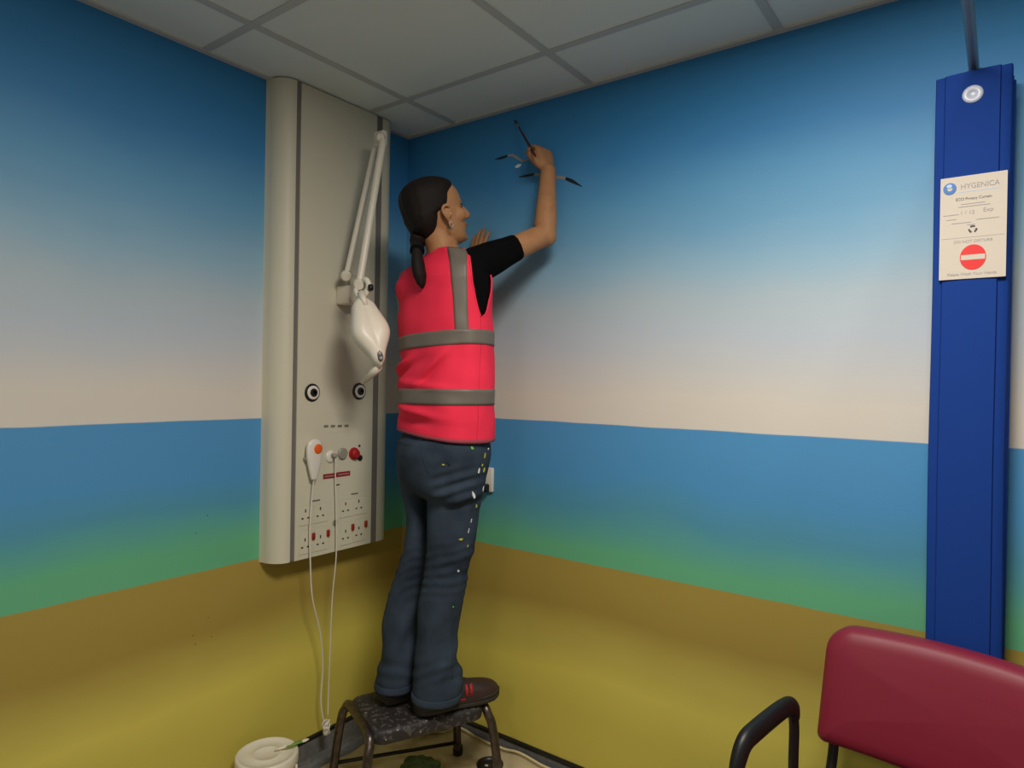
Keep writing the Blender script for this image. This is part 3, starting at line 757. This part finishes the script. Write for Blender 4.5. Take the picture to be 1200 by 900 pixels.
for y in ysv:
    ah = armhole(y); r = []
    # stretch the angular grid so that its columns follow the armhole edge
    for j in range(NT+1):
        f = j/NT                                     # back panel, from her left armhole to the right one
        a0, a1 = -PI+ah*.62, armb(y)
        r.append(a0+(a1-a0)*f)
    rows.append(r)
back = [[S(y, t, .012) for t in r] for y, r in zip(ysv, rows)]
frontr = [[armf(y)+(PI-armhole(y)*.62-armf(y))*j/NT for j in range(NT+1)] for y in ysv]
front = [[S(y, t, .012) for t in r] for y, r in zip(ysv, frontr)]
vest.loft(back, cap=(False, False), closed=False); vest.loft(front, cap=(False, False), closed=False)
vo = vest.build('vest', 'pink', pr, thick=.003)
def strip(fn, n, m_, M, name, parent, th=.0022):
    b = MB(); b.loft([[fn(i/n, j/m_) for j in range(m_+1)] for i in range(n+1)], cap=(False, False), closed=False); return b.build(name, M, parent, thick=th)
def band(yc_l, yc_r, h, ):
    def fn(i, j):
        t = -PI+2*PI*j; u = math.cos(t)
        y = (yc_l+yc_r)/2+(yc_r-yc_l)/2*u+(i-.5)*h; return S(y, t, .0148)
    return fn
strip(band(403.5,394.5,17), 6, 180, 'tape', 'reflective_tape', vo)
strip(band(465.5,463.5,17.5), 6, 180, 'tape', 'reflective_tape', vo)
def vtape(tt, tb, w, y0=287, y1=392):
    def fn(i, j):
        y = y0+(y1-y0)*i; t = tt+(tb-tt)*i**.8+(j-.5)*w*(1 if y > 300 else .8); return S(y, t, .0148)
    return fn
def vback(i, j):
    y = 287+105*i; x0 = float(np.interp(i, [0,.25,.6,1], [524.5,527.5,531,533.5])); x1 = float(np.interp(i, [0,.3,.6,1], [547.5,547,547.5,549]))
    return S(y, th_back(y, x0+(x1-x0)*j), .0148)
strip(vback, 40, 6, 'tape', 'reflective_tape', vo)
strip(vtape(-2.35,-2.62,.24), 40, 5, 'tape', 'reflective_tape', vo)
strip(vtape(1.30,1.02,.30), 40, 5, 'tape', 'reflective_tape', vo); strip(vtape(1.95,2.25,.30), 40, 5, 'tape', 'reflective_tape', vo)
strip(lambda i, j: S(504.5+3.5*i, -PI+2*PI*j, .0140), 2, 160, 'binding', 'hem_binding', vo)
def edgebind(th_of):
    pts = [S(y, th_of(y), .013) for y in np.linspace(287, 371.5, 40)]; return pts
for fb in (armb, armf):
    MB().tube(edgebind(fb), .003, 6).build('armhole_binding', 'pink', vo)

# joints
SHR = W(556, 312, 2.09); ELB = W(638.5, 275, 2.205); WRI = W(642.5, 201, 2.250)
SHL = W(484, 330, 2.22); ELL = V3(.45, -.18, 1.585); WRL = V3(.402, -.046, 1.800)
# black t-shirt: torso tube, sleeves and collar in one cloth surface
ts = MB()
def shg(y, t): return -.010+(.014*min(1, max(0, (math.cos(t)+.1)/.5)) if y < 382 else 0)
ts.loft([[S(y, t, shg(y, t), False) for t in np.linspace(-PI, PI, 60, endpoint=False)] for y in np.linspace(287, 506, 50)])
def mixp(a, b, t): return a+(b-a)*t
ts.tube([SHR+V3(-.06,0,-.01), SHR, mixp(SHR, ELB, .25), mixp(SHR, ELB, .45), W(607, 289, 2.152)], [.050,.060,.055,.047,.0425], 20)
ts.tube([SHL+V3(.05,0,0), SHL, mixp(SHL, ELL, .3), mixp(SHL, ELL, .6)], [.045,.052,.050,.047], 20)
to = ts.build('tshirt', 'tee', pr); remesh(to, .005, 6)
setp(to, pr)
# sleeve hem roll
hx = unit(ELB-SHR)

# ---------------- hands
def hand(mb, w, d, n, tdir, curls, spreads, thumb, sc=.93, wr_r=.026):
    d = unit(d); n = unit(n-d*(n@d)); s = np.cross(n, d); s = s if s@tdir > 0 else -s
    pal = MB(); rings = []
    for t, hw, ht, sh in ((-.01,.024,.018,0), (.10,.027,.017,.001), (.35,.035,.016,.002), (.65,.040,.0145,.001), (.90,.041,.0125,0), (1.02,.037,.010,0)):
        c = w+d*t*.088*sc+s*sh; rings.append([c+s*hw*sc*abs(math.cos(a))**.8*np.sign(math.cos(a))+n*ht*sc*abs(math.sin(a))**.8*np.sign(math.sin(a)) for a in np.linspace(0, 2*PI, 20, endpoint=False)])
    mb.loft(rings)
    tips = []
    for k, (off, ln) in enumerate(((.029,.074), (.0095,.082), (-.0105,.076), (-.029,.060))):
        base = w+d*(.088-.004*abs(k-1.2))*sc+s*off*sc
        dd = unit(d+s*spreads[k]); pts = [base-dd*.022*sc, base]; p = base; a = 0
        for seg, cu_ in zip((.46,.30,.24), curls[k]):
            nn = unit(n-dd*(n@dd)); prev = a
            for q in range(2):
                a = prev+math.radians(cu_)*(q+1)/2*1.0
                v = dd*math.cos(a)-nn*math.sin(a); p = p+v*ln*seg*sc/2; pts.append(p)
        r = [.0095,.0098,.0094,.0088,.0086,.0080,.0076,.0058]
        mb.tube(pts, [x*sc*(1 if k < 3 else .88) for x in r], 12); mb.ball(pts[-1], .0059*sc, n=10, mrows=6); tips.append(pts[-1])
    tb_ = [w+d*.012*sc+s*.018*sc-n*.006, w+d*.030*sc+s*.032*sc-n*.012]+[np.asarray(q) for q in thumb(w, d, n, s)]
    mb.tube(spline(tb_, 4), list(np.interp(np.linspace(0, 1, 4*(len(tb_)-1)+1), [0,.3,.6,.85,1], [.014,.0135,.011,.0098,.0068])), 12)
    mb.ball(tb_[-1], .0068, n=10, mrows=6); return tips, s

# ---------------- head
HH, HP = 31, 15
hlat, hfr = ax(HH); hp = math.radians(HP)
HX = hfr*math.cos(hp)+V3(0,0,1)*math.sin(hp); HZ = -hfr*math.sin(hp)+V3(0,0,1)*math.cos(hp); HY = -hlat     # forward, her left, up
HO = W(511.5, 250, 2.135)
def HPt(x, y, z): return HO+HX*x+HY*y+HZ*(z-.108)
HS = [(0.000,.060,.026,.016),(.006,.073,.010,.028),(.018,.081,-.012,.041),(.032,.081,-.030,.049),(.050,.085,-.045,.056),(.075,.086,-.066,.063),(.100,.085,-.084,.069),(.116,.083,-.093,.072),(.132,.087,-.098,.074),(.150,.087,-.101,.075),(.170,.081,-.099,.073),(.188,.070,-.092,.068),(.204,.050,-.078,.056),(.216,.026,-.056,.040),(.223,.000,-.030,.022)]
def headring(z, f, b, w, n=36, p=2.25):
    c = (f+b)/2; a = (f-b)/2; out = []
    for t in np.linspace(0, 2*PI, n, endpoint=False):
        e = 2/p; x = c+a*abs(math.cos(t))**e*np.sign(math.cos(t)); y = w*abs(math.sin(t))**e*np.sign(math.sin(t))
        if math.cos(t) > 0: y *= 1-.16*max(0, math.cos(t))**2
        out.append(HPt(x, y, z))
    return out
sk = MB()
Zs = np.linspace(0, .223, 30); HT = np.array(HS)
sk.loft([headring(z, *[float(np.interp(z, HT[:,0], HT[:,k])) for k in (1,2,3)]) for z in Zs])
def hb(x, y, z, rx, ry, rz): sk.ball(HPt(x, y, z), rx, ry, rz, HX, HY, HZ)
# nose, lips, chin, brows, cheeks
sk.tube([HPt(.079,0,.128), HPt(.089,0,.112), HPt(.099,0,.096), HPt(.1045,0,.086)], [.008,.0085,.0100,.0095], 14)
hb(.1035,0,.084,.0085,.0095,.0080); hb(.093,.0085,.080,.009,.0070,.006); hb(.093,-.0085,.080,.009,.0070,.006)
hb(.084,0,.0585,.0085,.019,.0045); hb(.082,0,.0495,.0090,.017,.0055); hb(.076,0,.018,.010,.017,.012)
for s in (1,-1):
    hb(.0755,.027*s,.1265,.008,.019,.0055); hb(.056,.043*s,.086,.026,.018,.024)
# neck
NB = W(522, 297, 2.145)
sk.tube([NB+V3(0,0,-.10), NB+V3(0,0,-.01), mixp(NB, HPt(-.022,0,.055), .55), HPt(-.020,0,.075)], [.062,.054,.049,.050], 26)
# trunk under the clothes, down to the ankles
sk.loft([[S(y, t, -.020, False) for t in np.linspace(-PI, PI, 40, endpoint=False)] for y in np.linspace(287, 507, 40)])
# arms
sk.tube([SHR+V3(-.05,0,-.01), SHR, mixp(SHR,ELB,.35), mixp(SHR,ELB,.65), mixp(SHR,ELB,.88), ELB, mixp(ELB,WRI,.12), mixp(ELB,WRI,.35), mixp(ELB,WRI,.7), WRI, WRI+(WRI-ELB)*.06], [.040,.047,.043,.040,.0385,.0385,.0385,.0365,.0300,.0265,.025], 20)
sk.ball(ELB-(WRI-ELB)*.02+CR*.004, .036)
sk.tube([SHL+V3(.05,0,0), SHL, mixp(SHL,ELL,.4), mixp(SHL,ELL,.8), ELL, mixp(ELL,WRL,.3), mixp(ELL,WRL,.75), WRL, WRL+(WRL-ELL)*.05], [.040,.045,.041,.038,.037,.037,.030,.0255,.024], 20)
# right hand holding the brush
d1 = unit(CU*.93-CR*.20+_fw*.30); n1 = -_fw*.72+CR*.55+CU*.30
BT = hit(603, 140.5, 1, -.004); BE = W(628, 184, 2.196); bdir = unit(BT-BE); BL = np.linalg.norm(BT-BE)
grip = BE+bdir*BL*.24
def thumbR(w, d, n, s): return [mixp(w+d*.05+s*.045-n*.022, grip, .25), mixp(w+d*.06+s*.05-n*.025, grip, .7)-n*.002, grip+s*.006-d*.008]
tips, sR = hand(sk, WRI+(WRI-ELB)*.03, d1, n1, -CR, [(52,44,22), (62,52,30), (72,62,36), (80,66,40)], (.10,.02,-.04,-.10), thumbR)
# index finger reaches the brush from above
# left hand flat against the wall
def thumbL(w, d, n, s): return [w+d*.045+s*.045-n*.008, w+d*.066+s*.056-n*.010, w+d*.082+s*.060-n*.010]
hand(sk, WRL+(WRL-ELL)*.04, V3(.10,.10,1), V3(0,-1,.05), CR, [(6,10,6), (4,8,6), (6,10,8), (8,12,8)], (.10,.02,-.05,-.12), thumbL)
# legs under the jeans
def legc(table, y): r = ringdata(table, y); return r
PEL = [(498,478,566,2.150,14,.66),(508,472,570,2.150,14,.68),(517,464.5,574,2.150,16,.74),(530,463.5,574.5,2.152,18,.80),(545,465,572,2.155,18,.80),(560,467,569,2.157,18,.78),(572,470,566,2.157,20,.66),(582,486,556,2.15,25,.5)]
LL = [(520,470,503,2.19),(540,464,505,2.205),(560,467,504,2.205),(580,471,503,2.205),(600,476,502.5,2.20),(620,476,502,2.20),(645,472.5,501.5,2.20),(665,465,499,2.20),(680,460,497,2.20),(700,453.5,493.5,2.20),(715,449.5,491.5,2.20),(745,447,489.5,2.195),(770,447.5,488.5,2.19),(785,441.5,487,2.185),(803,440.5,484,2.18),(812,442,484,2.178)]
RL = [(520,504,569,2.125),(540,503,571.5,2.115),(560,503,569,2.115),(580,502,565.5,2.115),(600,501,561.5,2.115),(620,500.5,559,2.115),(645,500,556,2.115),(665,498,548.5,2.115),(677,496,549,2.115),(700,492,544,2.12),(721,489.5,540,2.12),(745,488,535.5,2.12),(770,487,536,2.12),(785,485.5,541,2.125),(800,484,543,2.125),(815,483.5,540,2.125),(824,485,536,2.125)]
def legring(tb_, y, th, grow=0., deep=1.0):
    xl, xr, D = ringdata(tb_, y); hd = 40
    k = {}; w = (xr-xl)/2*D/CF
    c = W((xl+xr)/2, y, D); vd = unit(V3(_fw[0], _fw[1], 0)); rd = V3(vd[1], -vd[0], 0)
    dep = max(w*deep, float(np.interp(y, [540,600,680,745,824], [.082,.076,.062,.060,.064])))
    # lower edges are level in the room although the rows are taken at the figure's own distance
    return c+rd*(w+grow)*math.cos(th)+vd*(dep+grow)*math.sin(th)
TH = np.linspace(0, 2*PI, 40, endpoint=False)
for tb_, yb in ((LL, 800), (RL, 812)):
    sk.loft([[legring(tb_, y, t, -.022) for t in TH] for y in np.linspace(545, yb, 30)])
sk.loft([[ring_at(*ringdata(PEL, y)[:2], y, *ringdata(PEL, y)[2:], t, -.016) for t in TH] for y in np.linspace(500, 565, 12)])
so = sk.build('body', 'skin', pr); remesh(so, .0034, 8, .5); setp(so, pr)
# eyes, brows
for s in (1,-1):
    e = MB().ball(HPt(.0715,.029*s,.1135), .0095, .0105, .0058, HX, HY, HZ).build('eye', 'eye', so)
    MB().ball(HPt(.0785,.029*s,.1135), .003, .0055, .0055, HX, HY, HZ).build('iris', 'iris', e)
    MB().tube([HPt(.0815,.019*s,.1175), HPt(.0825,.029*s,.1190), HPt(.0735,.040*s,.1165)], [.0012,.0018,.0012], 8).build('eyelashes', 'hair', so)
    MB().tube([HPt(.0845,.014*s,.1265), HPt(.0835,.028*s,.130), HPt(.070,.048*s,.127)], [.0016,.0022,.0010], 8).build('eyebrow', 'hair', so)
MB().tube([HPt(.0915,-.0,.0545), HPt(.0885,-.012,.0540), HPt(.079,-.022,.0530)], [.0030,.0028,.0012], 8, flat=.8).build('lips', 'lip', so)
# ears
for s in (1,-1):
    e = MB(); c = HPt(.010,.0725*s,.088)
    pts = [(.006,-.030),(-.002,-.027),(-.012,-.012),(-.019,.006),(-.018,.020),(-.008,.029),(.004,.027),(.010,.018),(.009,.008)]
    e.tube(spline([c+HX*a+HZ*b+HY*s*(.012 if 1 < i < 7 else .004) for i, (a, b) in enumerate([(p*.86, q*.86) for p, q in pts])], 6), [.0048]*49, 10)
    e.ball(c+HX*-.003+HY*s*.003, .0112, .006, .020, HX, HY, HZ); e.ball(c+HX*.010+HZ*-.002+HY*s*.004, .005, .004, .007, HX, HY, HZ)
    e.ball(c+HX*.003+HZ*-.028+HY*s*.006, .007, .004, .008, HX, HY, HZ)
    eo = e.build('ear', 'skin', so); remesh(eo, .0018, 3); setp(eo, so)
ee = MB(); c = HPt(.012,-.0805,.055)
ee.tube([c+HX*.006*math.cos(t)+HZ*.009*math.sin(t) for t in np.linspace(0, 2*PI, 21)], .0013, 6); ee.ball(c-HZ*.014, .0032)
ee.build('earring', 'steel', so)

# ---------------- hair: swept back into a low ponytail
hr = MB()
HRT = [(.028,-.040,-.058,.022),(.045,-.022,-.078,.048),(.065,-.012,-.094,.064),(.085,-.002,-.100,.073),(.100,.004,-.105,.0765),(.110,.040,-.107,.078),(.125,.053,-.109,.0795),(.140,.057,-.110,.0808),(.155,.059,-.110,.0808),(.168,.063,-.1085,.0798),(.180,.066,-.105,.0765),(.194,.065,-.0975,.0705),(.206,.054,-.084,.059),(.216,.030,-.062,.043),(.223,.004,-.034,.024),(.2255,-.008,-.022,.010)]
HA = np.array(HRT)
def hairring(z):
    f, b, w = [float(np.interp(z, HA[:,0], HA[:,k])) for k in (1,2,3)]
    c = (f+b)/2; a = (f-b)/2; out = []
    for t in np.linspace(0, 2*PI, 72, endpoint=False):
        e = 2/2.5; x = c+a*abs(math.cos(t))**e*np.sign(math.cos(t)); y = w*abs(math.sin(t))**e*np.sign(math.sin(t))
        g = 1+.012*math.sin(14*t+z*30)*max(0, -math.cos(t)+.3)
        out.append(HPt(x*g, y*g, z))
    return out
hr.loft([hairring(z) for z in np.linspace(.028, .2255, 48)])
ho = hr.build('hair', 'hair', so)
q = ho.modifiers.new('s', 'SMOOTH'); q.iterations = 3; q.factor = .5
pk = [HPt(-.075,.0,.045), HPt(-.088,.002,.020), W(489, 291, 2.065), W(489, 301, 2.052), W(490.5, 315, 2.045), W(493, 327, 2.043), W(495, 338, 2.045)]
MB().tube(spline(pk, 8), list(np.interp(np.linspace(0, 1, 49), [0,.15,.3,.42,.6,.78,.92,1], [.032,.027,.021,.020,.026,.026,.017,.004])), 18, flat=.75).build('ponytail', 'hair', so)
tie = spline(pk, 8)
MB().tube([tie[17], tie[20]], .0225, 16).build('hair_tie', 'tee', so)

# ---------------- jeans
jn = MB(); TH2 = np.linspace(0, 2*PI, 56, endpoint=False)
jn.loft([[ring_at(*ringdata(PEL, y)[:2], y, *ringdata(PEL, y)[2:], t, 0, 2.2) for t in TH2] for y in np.linspace(498, 582, 24)])
for tb_, yb in ((LL, 802), (RL, 815)):
    jn.loft([[legring(tb_, y, t) for t in TH2] for y in np.linspace(520, yb, 74)])
pl_, pf_ = ax(24)
for x, D in ((537, 2.105), (500, 2.145)):
    c = W(x, 540, D); jn.ball(c-pf_*.026, .064, .066, .078, pl_, pf_, V3(0,0,1))
jo = jn.build('jeans', 'denim', pr); remesh(jo, .006, 7)
me = jo.data; co = coords(me); no = normals(me)
d_ = co-CAM; dz = d_@_fw; qx = 600+CF*(d_@CR)/dz; qy = 450-CF*(d_@CU)/dz      # measure the cloth in photo rows to place its creases
facing = np.clip(-(no@unit(_fw)), 0, 1)
def bandw(v, a, b, s): return 1/(1+np.exp(-(v-a)/s))*1/(1+np.exp((v-b)/s))
ph = np.array([noise.noise(Vector((x*7, y*7, z*7))) for x, y, z in co])
ph2 = np.array([noise.noise(Vector((x*19, y*19, z*9))) for x, y, z in co])
rleg = 1/(1+np.exp(-(qx-np.interp(qy, [540,600,680,720,800], [504,501,497,489,484]))/3))
dsp = .0030*(.4+1.2*np.abs(ph2))*np.sin(2*PI*(qy+.25*(qx-500)+16*ph)/11)*bandw(qy, 640, 698, 6)
dsp += .0050*np.sin(2*PI*(qy+.30*(qx-530)+3*ph)/13)*bandw(qy, 553, 590, 4)*rleg*bandw(qx, 506, 562, 5)
dsp += .0045*np.sin(2*PI*(qx*.8+.35*(qy-760)+9*ph)/26)*bandw(qy, 715, 800, 10)
dsp += .0026*np.sin(2*PI*(qy+.3*(qx-500)*np.where(rleg > .5, 1, -1)+14*ph)/15)*bandw(qy, 776, 800, 5)
dsp += .0030*ph2+.0025*ph
setco(me, co+no*dsp[:, None])
q = jo.modifiers.new('s', 'SMOOTH'); q.iterations = 2; bake(jo); setp(jo, pr)
for tb_, y0_, y1_ in ((LL, 797, 805), (RL, 809, 817.5)):
    MB().loft([[legring(tb_, y0_+(y1_-y0_)*i/4, t, .0012+.0008*math.sin(PI*i/4)+.0025*i/4) for t in TH2] for i in range(5)], cap=(False, False)).build('hem', 'denim', jo, thick=.003)
# seam, pocket and paint marks on the jeans: small pieces laid on the cloth
bpy.context.view_layer.update()
def onjeans(x, y, out=.001):
    d = _fw+CR*(x-600)/CF-CU*(y-450)/CF; d = Vector(unit(d))
    okk, p, n, i = jo.ray_cast(jo.matrix_world.inverted() @ Vector(CAM), d)
    if not okk: return None, None
    p = jo.matrix_world @ p; return np.array(p)+np.array(n)*out, np.array(n)
def dab(x, y, l, w, ang, M):
    p, n = onjeans(x, y)
    if p is None: return
    up = unit(V3(0,0,1)-n*n[2]); rt = np.cross(up, n); a = math.radians(ang); A = up*math.cos(a)+rt*math.sin(a); B = np.cross(A, n)
    MB().loft([[p+A*l*math.cos(t)*(1+.2*math.sin(3*t+x))+B*w*math.sin(t)*(1+.2*math.cos(2*t+y))+n*h for t in np.linspace(0, 2*PI, 14, endpoint=False)] for h in (-.002, .0012)]).build('paint_mark', M, jo, smooth=False)
MT['dabwhite'] = mat('white_paint_mark', (225,228,230), .6); MT['dabyellow'] = mat('yellow_green_paint_mark', (190,185,60), .6); MT['dabgreen'] = mat('green_paint_mark', (110,190,80), .6)
for a in ((555,580.5,.0115,.0040,-20,'dabwhite'), (566,573,.0085,.003,10,'dabwhite'), (561,552,.008,.003,10,'dabwhite'), (553,525,.006,.0035,-50,'dabgreen'), (568,534,.008,.0025,0,'dabyellow'), (567,551,.0075,.003,5,'dabyellow'),
          (558,593,.004,.005,60,'dabyellow'), (540,632,.003,.006,0,'dabyellow'), (519.5,544.5,.002,.004,20,'dabyellow'), (537,669,.0035,.003,0,'dabwhite'), (531,711,.002,.003,0,'dabgreen'), (548,640,.004,.0015,10,'dabyellow'), (572,526,.003,.002,0,'dabwhite'), (552,610,.006,.001,8,'dabwhite'), (565,545,.004,.002,30,'dabyellow'), (540.5,813.5,.002,.002,0,'dabwhite'), (549,622,.007,.001,8,'dabwhite')):
    dab(*a)
def seamline(pts, name, r=.0012):
    q = [onjeans(x, y, .0006)[0] for x, y in pts]; q = [p for p in q if p is not None]
    if len(q) > 2: MB().tube(q, r, 6).build(name, 'denim', jo)
seamline([(np.interp(y, [520,560,600,640,680,740,800], [566,562,556,550.5,543,531,530]), y) for y in range(520, 800, 6)], 'side_seam')
seamline([(np.interp(y, [515,540,556], [492,497,503]), y) for y in range(515, 557, 4)], 'centre_seam')
seamline([(520,520),(530,521.5),(540,522.5),(552,523)], 'pocket_edge'); seamline([(520,521),(521,536),(527,546)], 'pocket_edge'); seamline([(468,519),(476,521),(484,521.5)], 'pocket_edge')

# ---------------- shoes
def shoe(heel, toe, label, red):
    A = unit(V3(toe[0]-heel[0], toe[1]-heel[1], 0)); L = np.linalg.norm((toe-heel)[:2]); B = V3(A[1], -A[0], 0); sc = L/.285
    z0 = SZ+.0035
    root = MB(); rings = []
    for s, w, h, off in ((.000,.016,.060,0),(.006,.026,.085,0),(.03,.035,.104,0),(.07,.037,.108,0),(.105,.037,.102,.001),(.14,.041,.088,.003),(.175,.046,.074,.004),(.21,.048,.066,.004),(.24,.045,.060,.002),(.265,.036,.052,0),(.279,.024,.043,0),(.285,.010,.034,0)):
        c = heel+A*s*sc+B*off; c[2] = z0+.018; r = []
        for t in np.linspace(0, 2*PI, 28, endpoint=False):
            u = math.cos(t); v = math.sin(t)
            zz = (h-.018)*max(0, v)**.62 if v > 0 else .004*v
            r.append(c+B*w*abs(u)**.75*np.sign(u)*(1-.30*max(0, v)**3*(1 if s < .2 else .2))+V3(0,0,zz))
        rings.append(r)
    o = root.loft(rings).build('shoe', 'shoe', pr, sub=1)
    if label: o['label'] = label
    so_ = MB(); out = [(0,.020),(.008,.031),(.03,.040),(.07,.042),(.11,.040),(.15,.045),(.19,.051),(.225,.052),(.255,.045),(.275,.030),(.289,.012)]
    def outline(g):
        return [heel+A*s*sc+B*(w+g) for s, w in out]+[heel+A*s*sc-B*(w+g) for s, w in out[::-1]]
    def zset(ps, z): return [V3(p[0], p[1], z) for p in ps]
    so_.loft([zset(outline(-.004), z0), zset(outline(0), z0+.004), zset(outline(0), z0+.014), zset(outline(-.003), z0+.017), zset(outline(0.0005), z0+.019), zset(outline(-.002), z0+.027)]).build('sole', 'sole', o)
    if red:
        for s in (.150, .166):
            MB().loft([[heel+A*(s+ds)*sc+B*bb+V3(0,0,z0-heel[2]+zz+g) for ds in (0, .009)] for bb, zz, g in ((.0462,.040,0), (.0440,.055,.002), (.036,.070,.003))], cap=(False, False), closed=False).build('red_stripe', 'shoered', o, thick=.003)
        MB().tube([heel+A*s*sc+B*w+V3(0,0,z0-heel[2]+z) for s, w, z in ((.03,.0365,.030),(.07,.0395,.032),(.11,.0395,.031),(.15,.0430,.029))], .004, 8).build('red_trim', 'shoered', o)
        for s in (.135,.15,.165): MB().tube([heel+A*s*sc+B*b_+V3(0,0,z0-heel[2]+zz) for b_, zz in ((.026,.080-(s-.135)*.4),(0,.093-(s-.135)*.5),(-.022,.082-(s-.135)*.4))], .0028, 8).build('lace', 'black', o)
    return o
hR = hit(487, 837, 2, SZ+.002); tR = hit(582, 813, 2, SZ+.002)
shoe(hR, tR, None, True)
hL = hit(455, 826, 2, SZ+.002)+V3(.01,.0,0); hL = V3(.374, -.440, hL[2]); tL = hL+.275*unit(V3(.16,.98,0))
shoe(hL, tL, None, True)

# ---------------- the brush in her hand
br = thing('artist_brush', 'slim dark red artist brush held in the raised right hand against the wall', 'brush', BE)
MB().tube([BE, BE+bdir*BL*.04, BE+bdir*BL*.3, BE+bdir*BL*.60, BE+bdir*BL*.80], [.0014,.0034,.0046,.0040,.0028], 12).build('brush_handle', 'brushred', br)
MB().tube([BE+bdir*BL*.80, BE+bdir*BL*.90], [.0034,.0036], 12).build('ferrule', 'steel', br)
MB().tube([BE+bdir*BL*.90, BE+bdir*BL*.95, BT], [.0036,.004,.0008], 12).build('bristles', 'ink', br)

# ------------------------------------------------------------------ world and colour management
w = bpy.data.worlds.new('world'); SC.world = w; w.use_nodes = True
w.node_tree.nodes['Background'].inputs['Color'].default_value = (.05, .05, .055, 1); w.node_tree.nodes['Background'].inputs['Strength'].default_value = .3
vs = SC.view_settings; vs.view_transform = 'Standard'; vs.look = 'None'; vs.gamma = 1; vs.use_curve_mapping = False; vs.exposure = 0
